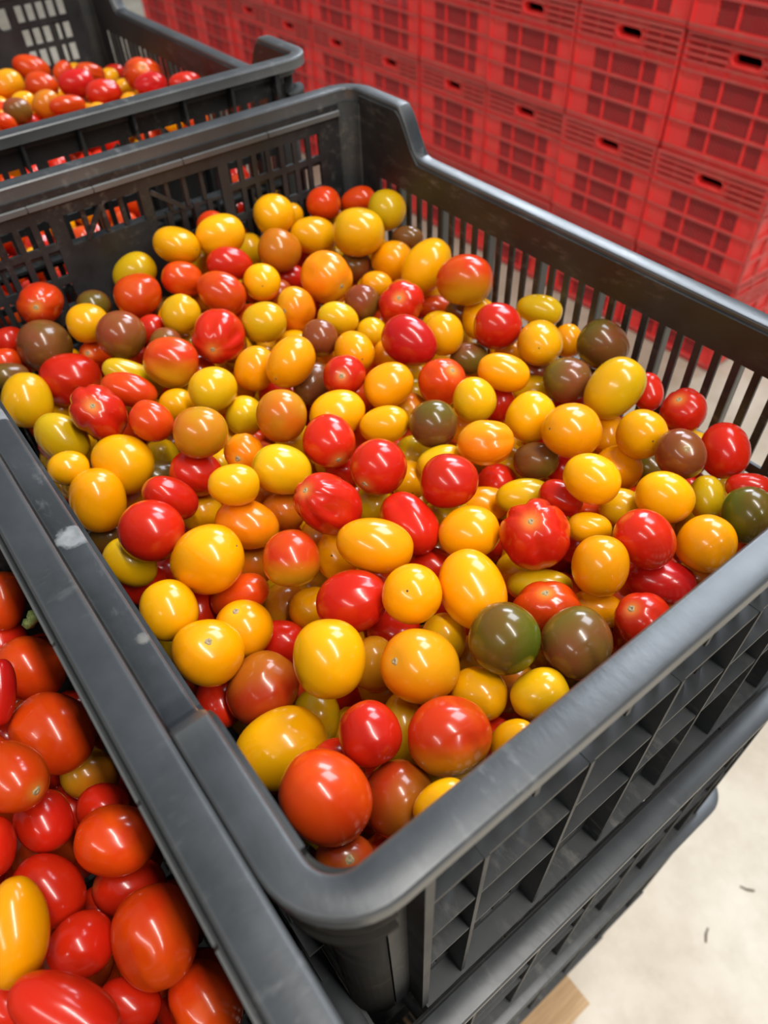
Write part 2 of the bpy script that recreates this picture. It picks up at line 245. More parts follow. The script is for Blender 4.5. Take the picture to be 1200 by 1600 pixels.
m0Y- 0.00 418 1514 9884 -0.431 0.419 -0.521 0.606 182 182 221|large yellow oval tomato, above an orange-red one, below a brownish red one
m2Ns 0.00 355 884 10044 0.879 0.156 -0.084 0.443 98 123 128|brownish red tomato with stem scar in the near corner, below an orange-red one
m3y- 0.00 666 1606 9733 0.778 -0.239 0.437 0.384 124 124 152|half-hidden lemon yellow tomato, right of a yellow one, left of a red one
m1N- 0.04 519 1843 9863 0.672 0.212 0.531 0.470 172 172 191|dented brownish red oval tomato, above a yellow one, right of a scarred golden yellow one
m3R- 0.00 331 2010 9705 -0.214 0.066 0.766 -0.602 128 128 145|half-hidden red tomato, left of a brownish red one, below a scarred golden yellow one
m3y- 0.00 898 1208 9954 -0.193 0.258 0.810 -0.490 102 102 169|half-hidden lemon yellow tomato, right of a red one, above a brownish red one
m1Y- 0.00 744 759 10236 0.522 0.477 0.265 0.655 85 85 120|small yellow long tomato, right of a brownish red one, below a red one
m3y- 0.00 900 927 9940 0.610 0.003 0.636 -0.473 115 115 136|half-hidden lemon yellow tomato, above a yellow one, below a wrinkled red and olive mottled one
m2R- 0.00 1193 917 9912 0.412 -0.325 0.649 -0.551 115 115 128|red round tomato along the near rim, left of a yellow one, below a yellow one
m3n- 0.00 1797 2004 9767 0.358 0.668 -0.129 0.640 133 133 141|half-hidden orange-brown tomato, below a wrinkled red one, above a golden yellow one
m2R- 0.00 1638 1870 9906 0.546 0.692 0.155 0.446 116 116 143|red oval tomato, above a golden yellow one, left of a golden yellow one
m3R- 0.00 1216 1673 9920 0.530 -0.035 -0.733 -0.425 123 123 142|half-hidden red tomato, above a scarred orange one, below a golden yellow one
m3n- 0.00 1309 2462 9875 0.570 -0.264 -0.715 -0.307 130 130 136|half-hidden orange-brown tomato, below a wrinkled red one, right of a red and olive mottled one
m3n- 0.00 912 2621 9794 0.709 -0.584 -0.335 0.208 133 133 137|half-hidden orange-brown tomato, below a wrinkled orange one, left of a red and olive mottled one
m3y- 0.00 2009 1557 9873 0.774 0.460 0.415 0.134 127 127 133|half-hidden lemon yellow tomato, below a wrinkled red one, right of a golden yellow one
m3R- 0.00 1636 1757 9678 0.780 0.470 0.403 0.086 136 136 143|half-hidden red tomato, left of a golden yellow one, right of a golden yellow one
m3k- 0.00 1460 1056 9932 0.341 0.596 -0.059 0.725 121 121 131|half-hidden olive-orange tomato, left of a lemon yellow one, right of a yellow one
m3n- 0.00 1463 1340 9794 0.032 0.773 -0.234 0.589 132 132 132|half-hidden orange-brown tomato, left of a dark olive one, above a yellow one
m3R- 0.00 1253 4871 9898 0.387 0.583 0.303 0.647 119 119 129|half-hidden red tomato, below a brown one, left of a wrinkled red and olive mottled one
m3R- 0.00 496 3122 9523 0.328 0.763 -0.113 0.545 137 137 150|half-hidden red tomato along the left rim, above a yellow one, below a red one
m3R- 0.00 508 2562 9756 0.876 -0.405 0.179 -0.189 119 119 162|half-hidden red tomato, right of a yellow one, above a scarred golden yellow one
m3y- 0.00 609 2731 9590 0.334 0.689 -0.243 0.595 139 139 144|half-hidden lemon yellow tomato, below a golden yellow one, right of a yellow one
m3B- 0.00 335 3406 9749 0.192 -0.541 0.604 -0.553 126 126 138|half-hidden brown tomato, below a golden yellow one, left of a red one
m3R- 0.00 343 2984 9697 0.839 -0.046 -0.462 -0.283 131 131 139|half-hidden red tomato, above a yellow one, below a red one
m3n- 0.00 589 3675 9698 0.270 -0.552 -0.122 0.780 133 133 133|half-hidden orange-brown tomato, above a red one, right of a golden yellow one
m3R- 0.00 807 3284 9574 0.380 -0.616 0.020 0.690 138 138 148|half-hidden red tomato, above a golden yellow one, right of a red one
m3G- 0.00 3484 3106 9851 0.394 -0.099 0.761 -0.506 121 121 133|half-hidden golden yellow tomato, above a golden yellow one, below a red one
m3R- 0.00 1731 2802 9921 0.703 0.590 0.337 0.212 124 124 141|half-hidden red tomato, left of a scarred red one, below a scarred red one
m3y- 0.00 2712 2317 9718 0.281 0.783 -0.055 0.552 134 134 136|half-hidden lemon yellow tomato, below a wrinkled orange one, above a lemon yellow one
m2y- 0.00 1905 2052 9988 -0.400 0.748 -0.123 -0.515 115 115 136|lemon yellow oval tomato, left of a golden yellow one, right of a wrinkled red one
l1r- 0.00 -355 3399 9700 0.600 -0.022 0.395 0.695 124 124 172|orange-red oval tomato in the left crate, above an orange-red one
l3R- 0.00 -402 3695 9063 -0.042 0.733 -0.437 0.520 146 146 234|half-hidden red tomato in the left crate, above an orange-red, below an orange-red one
l1r- 0.03 -392 2917 9610 0.286 0.692 0.637 -0.182 172 172 197|dented orange-red round tomato in the left crate, right of a crimson, above an orange-red one
l1C- 0.00 -504 2505 10054 0.875 -0.400 0.194 -0.190 72 72 156|small crimson long tomato in the left crate, left of an orange-red, below an orange-red one
l0r- 0.04 -407 2326 9794 0.499 -0.486 0.345 0.630 185 185 216|large dented orange-red round tomato in the left crate, below an orange-red, above an orange-red one
l0rs 0.01 -581 1996 10158 0.740 0.627 0.099 0.221 140 149 182|orange-red tomato with stem scar in the left crate, below an orange-red one
l3n- 0.00 -381 2205 9481 0.416 0.311 0.813 -0.262 127 127 151|half-hidden orange-brown tomato in the left crate, below an orange-red, above an orange-red one
l2R- 0.02 -578 1886 9879 0.239 0.332 0.739 -0.535 119 119 140|red round tomato in the left crate, below a scarred orange-red, right of a red one
l1R- 0.00 -745 1811 10054 0.444 0.872 -0.112 -0.175 78 78 119|small red long tomato in the left crate, above a golden yellow, below an orange-red one
l2R- 0.05 -371 1870 9715 0.151 0.602 -0.352 0.701 110 110 119|wrinkled red tomato in the left crate, above an orange-red one
l0r- 0.03 -370 1641 9825 0.629 -0.540 -0.128 0.544 148 148 174|dented orange-red oval tomato in the left crate, above a wrinkled orange-red, below an orange-red one
l2R- 0.00 -674 1625 9828 0.452 0.827 -0.172 0.288 127 127 169|red round tomato in the left crate, above a golden yellow, right of a red one
l2R- 0.00 -430 1529 9575 0.417 -0.464 0.034 0.780 127 127 164|red oval tomato in the left crate, above a wrinkled orange-red, below an orange-red one
l0r- 0.06 -394 1193 9812 0.493 0.800 0.189 -0.286 176 176 199|wrinkled orange-red tomato in the left crate, above a wrinkled orange-red one
l0G- 0.00 -766 1414 10123 -0.264 -0.034 0.884 -0.384 119 119 195|golden yellow long tomato in the left crate, above a red, below a red one
l2R- 0.00 -649 1350 9811 0.406 0.464 0.744 0.258 123 123 132|red long tomato in the left crate, right of a golden yellow, above a red one
l0R- 0.02 -713 1066 10120 0.189 -0.226 0.759 -0.581 108 108 205|red long tomato in the left crate, left of a wrinkled orange-red, below an orange-red one
l3R- 0.00 -600 1092 9660 0.380 0.831 -0.110 0.391 92 92 131|half-hidden red tomato in the left crate, right of a red, below a wrinkled orange-red one
l1r- 0.05 -370 929 9571 0.806 -0.582 -0.106 -0.029 141 141 176|wrinkled orange-red tomato in the left crate, below a wrinkled orange-red one
l3R- 0.00 -961 1346 9812 -0.345 0.028 0.700 0.624 91 91 120|half-hidden red tomato in the left crate, left of a red, below a golden yellow one
f1o- 0.05 2297 10794 10210 -0.061 0.765 -0.178 -0.616 175 175 213|wrinkled orange tomato in the far crate, left of an orange-red one
f1r- 0.03 2738 11127 10239 0.548 0.600 0.559 0.164 149 149 236|dented orange-red long tomato in the far crate, above an orange-red, left of an orange-red one
f0r- 0.02 2572 10256 10270 -0.293 -0.343 0.473 0.757 141 141 191|orange-red long tomato in the far crate, below an orange-red, above an orange-brown one
f1Y- 0.00 2248 10024 10210 -0.226 -0.604 0.385 0.660 112 112 140|yellow oval tomato in the far crate, above a brown, below a wrinkled orange one
f0Bt 0.02 2054 9585 10270 0.007 0.151 0.806 0.572 159 134 146|brown tomato with dark tip dot in the far crate, below a yellow one
f1n- 0.02 2427 9776 10210 0.871 0.057 0.460 0.165 141 141 174|orange-brown round tomato in the far crate, below an orange-red, left of an orange-red one
f0r- 0.00 1830 9340 10270 0.290 0.816 0.280 0.415 88 88 123|small orange-red long tomato in the far crate, below a brown, left of an orange-brown one
f0r- 0.02 2541 9341 10270 0.412 -0.497 0.543 -0.537 106 106 201|orange-red long tomato in the far crate, right of an orange-brown, below a crimson one
f0C- 0.03 2915 10007 10270 -0.041 0.641 -0.273 0.716 159 159 212|dented crimson oval tomato in the far crate, below an orange-red, above an orange-red one
f0R- 0.07 3017 9419 10270 0.531 -0.289 0.694 -0.391 158 158 209|wrinkled red tomato in the far crate, below a wrinkled orange-red one
f1r- 0.00 3023 10799 10210 -0.234 0.711 0.521 -0.411 109 109 135|orange-red round tomato in the far crate, above a crimson, right of an orange-red one
f1r- 0.08 3192 10260 10269 0.321 0.753 0.301 0.488 121 121 176|wrinkled orange-red tomato in the far crate, right of a crimson one
f2Y- 0.00 3426 10345 10154 0.797 0.056 0.593 -0.104 106 106 136|yellow round tomato in the far crate, above a wrinkled red, left of a yellow one
f2R- 0.00 3565 10518 10137 0.538 0.508 0.475 0.477 100 100 155|red long tomato in the far crate, above a wrinkled red, right of a crimson one
f0rs 0.08 3494 9294 10393 0.198 -0.037 -0.443 0.873 231 185 213|large wrinkled orange-red tomato with stem scar in the far crate, above a wrinkled crimson one
f0C- 0.10 3429 8963 10372 0.634 -0.561 -0.422 0.324 133 133 195|wrinkled crimson tomato in the far crate, below a wrinkled orange-red one
f1Y- 0.00 3354 9642 10210 0.730 -0.219 -0.638 -0.107 100 100 112|small yellow oval tomato in the far crate, right of a wrinkled red one
f1R- 0.02 3550 8265 10534 -0.408 0.678 0.190 -0.581 92 92 177|red long tomato in the far crate, right of a wrinkled crimson one
"""
STALK = (-0.0233, 0.2710, 1.0180)

SCRAP_A, SCRAP_B = (0.535, -0.067), (0.643, -0.067)

# ------------------------------------------------------------------ helpers
def put(name, me, mat=None, parent=None, loc=(0, 0, 0)):
    o = bpy.data.objects.new(name, me)
    COL.objects.link(o)
    if mat is not None and not me.materials:
        me.materials.append(mat)
    o.location = loc
    o.parent = parent
    return o
def empty(name, loc, label, cat, group=None, rotz=0):
    o = bpy.data.objects.new(name, None)
    COL.objects.link(o)
    o.location = loc
    o.rotation_euler = (0, 0, rotz)
    o.empty_display_size = .05
    tag(o, label, cat, group)
    return o
def tag(o, label, cat, group=None):
    o['label'] = label
    o['category'] = cat
    if group:
        o['group'] = group
def copy_tree(o, parent=None):
    c = o.copy()
    COL.objects.link(c)
    c.parent = parent
    for ch in list(o.children):
        copy_tree(ch, c)
    return c
class MB:
    """collects boxes, plates and sweeps into one mesh"""
    def __init__(self):
        self.v, self.f = [], []
    def add(self, vs, fs):
        b = len(self.v)
        self.v += [tuple(map(float, p)) for p in vs]
        self.f += [tuple(b + i for i in q) for q in fs]
        return self
    def box(self, x0, y0, z0, x1, y1, z1):
        vs = [(x, y, z) for z in (z0, z1) for y in (y0, y1) for x in (x0, x1)]
        return self.add(vs, [(0, 2, 3, 1), (4, 5, 7, 6), (0, 1, 5, 4), (2, 6, 7, 3), (0, 4, 6, 2), (1, 3, 7, 5)])
    def bar(self, a, b, w, n, t):
        """flat bar from a to b, width w in the plane with normal n, thickness t along n"""
        a, b, n = Vector(a), Vector(b), Vector(n).normalized()
        s = (b - a).cross(n).normalized() * (w / 2)
        h = n * (t / 2)
        vs = [p + i * s + j * h for p in (a, b) for i, j in ((-1, -1), (1, -1), (1, 1), (-1, 1))]
        return self.add(vs, [(0, 1, 2, 3), (7, 6, 5, 4), (0, 4, 5, 1), (1, 5, 6, 2), (2, 6, 7, 3), (3, 7, 4, 0)])
    def plate(self, ss, zs, hole, to3, t):
        """plate over the grid ss x zs with open cells where hole(i, j); to3(s, z, d) maps to 3D, d = 0 inner face, t outer"""
        nz = len(zs)
        idx = {}
        vs, fs = [], []
        def vid(i, j, k):
            key = (i, j, k)
            if key not in idx:
                idx[key] = len(vs)
                vs.append(to3(ss[i], zs[j], t * k))
            return idx[key]
        ni, nj = len(ss) - 1, len(zs) - 1
        solid = lambda i, j: 0 <= i < ni and 0 <= j < nj and not hole(i, j)
        for i in range(ni):
            for j in range(nj):
                if not solid(i, j):
                    continue
                fs.append((vid(i, j, 0), vid(i, j + 1, 0), vid(i + 1, j + 1, 0), vid(i + 1, j, 0)))
                fs.append((vid(i, j, 1), vid(i + 1, j, 1), vid(i + 1, j + 1, 1), vid(i, j + 1, 1)))
                for di, dj, e in ((-1, 0, ((i, j), (i, j + 1))), (1, 0, ((i + 1, j + 1), (i + 1, j))), (0, -1, ((i + 1, j), (i, j))), (0, 1, ((i, j + 1), (i + 1, j + 1)))):
                    if not solid(i + di, j + dj):
                        (a, b), (c, d) = e
                        fs.append((vid(a, b, 0), vid(a, b, 1), vid(c, d, 1), vid(c, d, 0)))
        return self.add(vs, fs)
    def mesh(self, name, smooth=False):
        me = bpy.data.meshes.new(name)
        me.from_pydata(self.v, [], self.f)
        bm = bmesh.new()
        bm.from_mesh(me)
        bmesh.ops.recalc_face_normals(bm, faces=bm.faces)
        bm.to_mesh(me)
        bm.free()
        if smooth:
            me.shade_smooth()
        me.update()
        return me

# ------------------------------------------------------------------ materials
def nt(name):
    mt = bpy.data.materials.new(name)
    mt.use_nodes = True
    t = mt.node_tree
    return mt, t, t.nodes['Principled BSDF'], lambda a, b: t.links.new(a, b)
def ramp(t, stops):
    r = t.nodes.new('ShaderNodeValToRGB')
    els = r.color_ramp.elements
    while len(els) < len(stops):
        els.new(.5)
    for e, (p, c) in zip(els, stops):
        e.position = p
        e.color = (*c, 1) if len(c) == 3 else c
    return r
def noise(t, scale, detail=3, rough=.5, coord='Object', stretch=None):
    tc = t.nodes.new('ShaderNodeTexCoord')
    n = t.nodes.new('ShaderNodeTexNoise')
    n.inputs['Scale'].default_value = scale
    n.inputs['Detail'].default_value = detail
    n.inputs['Roughness'].default_value = rough
    if stretch:
        mp = t.nodes.new('ShaderNodeMapping')
        mp.inputs['Scale'].default_value = stretch
        t.links.new(tc.outputs[coord], mp.inputs[0])
        t.links.new(mp.outputs[0], n.inputs[0])
    else:
        t.links.new(tc.outputs[coord], n.inputs[0])
    return n
def mix(t, fac, a, b):
    mx = t.nodes.new('ShaderNodeMix')
    mx.data_type = 'RGBA'
    for s, v in ((mx.inputs[0], fac), (mx.inputs[6], a), (mx.inputs[7], b)):
        if hasattr(v, 'is_output'):
            t.links.new(v, s)
        else:
            s.default_value = v if not isinstance(v, tuple) else (*v, 1)
    return mx.outputs[2]
def bump(t, h, strength, dist, bsdf):
    b = t.nodes.new('ShaderNodeBump')
    b.inputs['Strength'].default_value = strength
    b.inputs['Distance'].default_value = dist
    t.links.new(h, b.inputs['Height'])
    t.links.new(b.outputs[0], bsdf.inputs['Normal'])

def black_plastic(name, base, grey, dust, amount, rough=(.30, .52), spots=(), edge=False):
    mt, t, b, ln = nt(name)
    big = noise(t, 16, 5, .62)
    r1 = ramp(t, [(.36, base), (.72, grey)])
    ln(big.outputs['Fac'], r1.inputs[0])
    fine = noise(t, 120, 6, .7, stretch=(1, .35, 1))
    r2 = ramp(t, [(.60 - amount, (0, 0, 0)), (.82, (.75, .75, .75))])
    ln(fine.outputs['Fac'], r2.inputs[0])
    patch = noise(t, 9, 2, .5)
    r3 = ramp(t, [(.45, (0, 0, 0)), (.65, (1, 1, 1))])
    ln(patch.outputs['Fac'], r3.inputs[0])
    ml = t.nodes.new('ShaderNodeMath')
    ml.operation = 'MULTIPLY'
    ln(r2.outputs[0], ml.inputs[0])
    ln(r3.outputs[0], ml.inputs[1])
    col = mix(t, ml.outputs[0], r1.outputs[0], dust)
    if edge:
        ge = t.nodes.new('ShaderNodeNewGeometry')
        re_ = ramp(t, [(.515, (0, 0, 0)), (.60, (.7, .7, .7))])
        ln(ge.outputs['Pointiness'], re_.inputs[0])
        me_ = t.nodes.new('ShaderNodeMath')
        me_.operation = 'MULTIPLY'
        ln(re_.outputs[0], me_.inputs[0])
        ln(patch.outputs['Fac'], me_.inputs[1])
        col = mix(t, me_.outputs[0], col, (.26, .26, .25))
    for (p, rad, c) in spots:                       # scuffs and caked dirt with a shape of their own
        tc = t.nodes.new('ShaderNodeTexCoord')
        wob = t.nodes.new('ShaderNodeTexNoise')
        wob.inputs['Scale'].default_value = 110
        wob.inputs['Detail'].default_value = 5
        ln(tc.outputs['Object'], wob.inputs[0])
        ds = t.nodes.new('ShaderNodeVectorMath')
        ds.operation = 'DISTANCE'
        ln(tc.outputs['Object'], ds.inputs[0])
        ds.inputs[1].default_value = p
        md = t.nodes.new('ShaderNodeMath')
        md.operation = 'MULTIPLY_ADD'
        ln(wob.outputs['Fac'], md.inputs[0])
        md.inputs[1].default_value = rad * 2.2
        ln(ds.outputs['Value'], md.inputs[2])
        mr = t.nodes.new('ShaderNodeMapRange')
        mr.inputs[1].default_value = rad * 2.05
        mr.inputs[2].default_value = rad * 1.75
        ln(md.outputs[0], mr.inputs[0])
        sc = t.nodes.new('ShaderNodeMath')
        sc.operation = 'MULTIPLY'
        ln(mr.outputs[0], sc.inputs[0])
        ln(wob.outputs['Fac'], sc.inputs[1])
        col = mix(t, sc.outputs[0], col, c)
    ln(col, b.inputs['Base Color'])
    rr = ramp(t, [(.3, (rough[0],) * 3), (.7, (rough[1],) * 3)])
    ln(big.outputs['Fac'], rr.inputs[0])
    ln(rr.outputs[0], b.inputs['Roughness'])
    bump(t, fine.outputs['Fac'], .25, .0006, b)
    return mt
M_BLACK = black_plastic('black_crate_plastic', (.012, .0135, .015), (.036, .038, .039), (.22, .20, .17), .07, (.38, .60))
M_DULL = black_plastic('grimy_black_plastic', (.012, .0125, .013), (.040, .034, .026), (.16, .12, .08), .06, (.65, .85))
M_DULL.node_tree.nodes['Principled BSDF'].inputs['Specular IOR Level'].default_value = .2
M_RIM = black_plastic('scuffed_black_rim', (.013, .015, .0175), (.030, .034, .039), (.20, .20, .195), .035, (.27, .42), edge=True)
M_RIM_WORN = black_plastic('worn_black_rim', (.013, .015, .0175), (.030, .034, .039), (.22, .22, .215), .055, (.27, .42), edge=True,
                           spots=(((.0075, .2167, .210), .0075, (.42, .43, .43)), ((.0125, .3263, .210), .007, (.36, .37, .38)),
                                  ((.0125, .1040, .228), .0070, (.46, .34, .20)), ((.0075, .0960, .240), .005, (.46, .36, .22)), ((.0110, .1450, .212), .0045, (.24, .23, .20)), ((.0080, .1320, .214), .0035, (.26, .25, .21))))

def red_plastic(name, c1, c2, dust, coordrand=True):
    mt, t, b, ln = nt(name)
    n = noise(t, 7, 4, .6)
    r = ramp(t, [(.35, c1), (.7, c2)])
    ln(n.outputs['Fac'], r.inputs[0])
    d = noise(t, 26, 5, .7)
    rd = ramp(t, [(.50, (0, 0, 0)), (.80, (.55, .55, .55))])
    ln(d.outputs['Fac'], rd.inputs[0])
    ln(mix(t, rd.outputs[0], r.outputs[0], dust), b.inputs['Base Color'])
    b.inputs['Roughness'].default_value = .42
    return mt
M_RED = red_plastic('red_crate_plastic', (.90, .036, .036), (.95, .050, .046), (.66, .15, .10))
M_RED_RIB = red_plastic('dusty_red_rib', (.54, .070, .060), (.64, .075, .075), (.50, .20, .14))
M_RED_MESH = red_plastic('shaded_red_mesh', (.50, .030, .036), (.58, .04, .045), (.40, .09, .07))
mt, t, b, ln = nt('dark_slot')
b.inputs['Base Color'].default_value = (.012, .008, .008, 1)
b.inputs['Roughness'].default_value = .8
M_DARK = mt
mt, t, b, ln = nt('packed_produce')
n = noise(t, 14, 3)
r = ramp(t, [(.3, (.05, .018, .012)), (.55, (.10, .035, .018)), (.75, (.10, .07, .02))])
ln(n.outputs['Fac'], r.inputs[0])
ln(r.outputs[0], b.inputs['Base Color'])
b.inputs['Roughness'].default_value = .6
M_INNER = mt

mt, t, b, ln = nt('beige_concrete')
n1 = noise(t, 2.4, 6, .62)
r1 = ramp(t, [(.32, (.40, .33, .25)), (.5, (.49, .42, .325)), (.72, (.56, .50, .41))])
ln(n1.outputs['Fac'], r1.inputs[0])
n2 = noise(t, 11, 6, .68)
r2 = ramp(t, [(.26, (.55, .47, .38)), (.58, (1, 1, 1))])
ln(n2.outputs['Fac'], r2.inputs[0])
mx = t.nodes.new('ShaderNodeMix')
mx.data_type = 'RGBA'
mx.blend_type = 'MULTIPLY'
mx.inputs[0].default_value = .45
ln(r1.outputs[0], mx.inputs[6])
ln(r2.outputs[0], mx.inputs[7])
ln(mx.outputs[2], b.inputs['Base Color'])
b.inputs['Roughness'].default_value = .62
bump(t, n2.outputs['Fac'], .2, .002, b)
M_FLOOR = mt

mt, t, b, ln = nt('raw_pine')
n = noise(t, 9, 5, .6, stretch=(1, 14, 9))
r = ramp(t, [(.3, (.36, .20, .09)), (.7, (.58, .38, .20))])
ln(n.outputs['Fac'], r.inputs[0])
ln(r.outputs[0], b.inputs['Base Color'])
b.inputs['Roughness'].default_value = .75
M_WOOD = mt

# tomato skins: main colour, second colour (blotches), colour round the stem, blotch amount
SKIN = {
 'Y': ((.80, .330, .001), (.76, .365, .002), (.82, .47, .02), .45),
 'y': ((.72, .350, .002), (.58, .33, .004), (.72, .48, .03), .5),
 'G': ((.82, .285, .001), (.80, .32, .001), (.84, .42, .02), .45),
 'o': ((.76, .165, .002), (.74, .25, .003), (.78, .36, .03), .5),
 'r': ((.55, .026, .003), (.60, .065, .003), (.78, .34, .05), .42),
 'R': ((.50, .009, .004), (.54, .020, .004), (.78, .32, .06), .40),
 'C': ((.47, .005, .008), (.50, .012, .006), (.70, .16, .04), .40),
 'N': ((.34, .024, .004), (.31, .052, .005), (.45, .17, .04), .48),
 'n': ((.56, .125, .005), (.44, .165, .006), (.56, .27, .03), .52),
 'B': ((.24, .042, .014), (.18, .060, .012), (.32, .16, .03), .5),
 'D': ((.19, .052, .018), (.13, .070, .010), (.24, .15, .03), .5),
 'K': ((.115, .088, .007), (.15, .056, .013), (.15, .16, .02), .5),
 'k': ((.48, .235, .005), (.60, .165, .007), (.48, .30, .03), .5),
 'm': ((.54, .030, .004), (.56, .09, .004), (.76, .34, .05), .55)}
TONE = {'m': (.50, .28, .006), 'D': (.115, .085, .008), 'K': (.075, .115, .006), 'B': (.16, .085, .010), 'N': (.36, .105, .006), 'n': (.50, .24, .008), 'k': (.58, .13, .008), 'o': (.70, .30, .004), 'y': (.56, .36, .004)}
M_SKIN = {}
for key, (c1, c2, c3, am) in SKIN.items():
    mt, t, b, ln = nt('tomato_skin_' + {'Y': 'yellow', 'y': 'lemon', 'G': 'golden', 'o': 'orange', 'r': 'orange_red', 'R': 'red', 'C': 'crimson', 'N': 'brownish_red',
                                        'n': 'orange_brown', 'B': 'brown', 'D': 'dark_brown', 'K': 'dark_olive', 'k': 'olive_orange', 'm': 'mottled'}[key])
    tc = t.nodes.new('ShaderNodeTexCoord')
    oi = t.nodes.new('ShaderNodeObjectInfo')
    sh = t.nodes.new('ShaderNodeVectorMath')
    sh.operation = 'MULTIPLY_ADD'
    ln(oi.outputs['Random'], sh.inputs[0])
    sh.inputs[1].default_value = (7, 11, 5)
    ln(tc.outputs['Object'], sh.inputs[2])
    n = t.nodes.new('ShaderNodeTexNoise')
    n.inputs['Scale'].default_value = 42
    n.inputs['Detail'].default_value = 4
    n.inputs['Roughness'].default_value = .55
    n.inputs['Distortion'].default_value = .6
    ln(sh.outputs[0], n.inputs[0])
    r = ramp(t, [(am - .14, c1), (am + .26, c2)])
    ln(n.outputs['Fac'], r.inputs[0])
    at = t.nodes.new('ShaderNodeAttribute')
    at.attribute_name = 'stem'
    col = mix(t, at.outputs['Fac'], r.outputs[0], c3)
    if key in TONE:
        at2 = t.nodes.new('ShaderNodeAttribute')
        at2.attribute_name = 'under'
        col = mix(t, at2.outputs['Fac'], col, TONE[key])
    hs = t.nodes.new('ShaderNodeHueSaturation')
    mr = t.nodes.new('ShaderNodeMapRange')
    ln(oi.outputs['Random'], mr.inputs[0])
    mr.inputs[3].default_value = .88
    mr.inputs[4].default_value = 1.10
    ln(mr.outputs[0], hs.inputs['Value'])
    ln(col, hs.inputs['Color'])
    ln(hs.outputs[0], b.inputs['Base Color'])
    b.inputs['Roughness'].default_value = .22
    b.inputs['IOR'].default_value = 1.45
    b.inputs['Specular IOR Level'].default_value = .34
    b.inputs['Coat Weight'].default_value = .28
    b.inputs['Coat Roughness'].default_value = .09
    b.inputs['Subsurface Weight'].default_value = .12
    b.inputs['Subsurface Radius'].default_value = (.006, .002, .001)
    b.inputs['Subsurface Scale'].default_value = 1.0
    fn = t.nodes.new('ShaderNodeTexNoise')
    fn.inputs['Scale'].default_value = 260
    fn.inputs['Detail'].default_value = 2
    ln(tc.outputs['Object'], fn.inputs[0])
    bump(t, fn.outputs['Fac'], .06, .0004, b)
    M_SKIN[key] = mt
def flat(name, c, rough=.7):
    mt, t, b, ln = nt(name)
    n = noise(t, 900, 3)
    r = ramp(t, [(.3, tuple(x * .5 for x in c)), (.65, c)])
    ln(n.outputs['Fac'], r.inputs[0])
    ln(r.outputs[0], b.inputs['Base Color'])
    b.inputs['Roughness'].default_value = rough
    return mt
M_SCAR = flat('corky_scar', (.42, .30, .15))
M_TIP = flat('dry_blossom_tip', (.10, .06, .03))
M_STALK = flat('green_stalk', (.30, .36, .10))

# ------------------------------------------------------------------ floor
b_ = MB()
b_.box(-7, -7, -.08, 9, 11, 0)
fl = put('floor', b_.mesh('floor'), M_FLOOR)
fl['kind'] = 'structure'
fl['label'] = 'beige worn concrete warehouse floor'

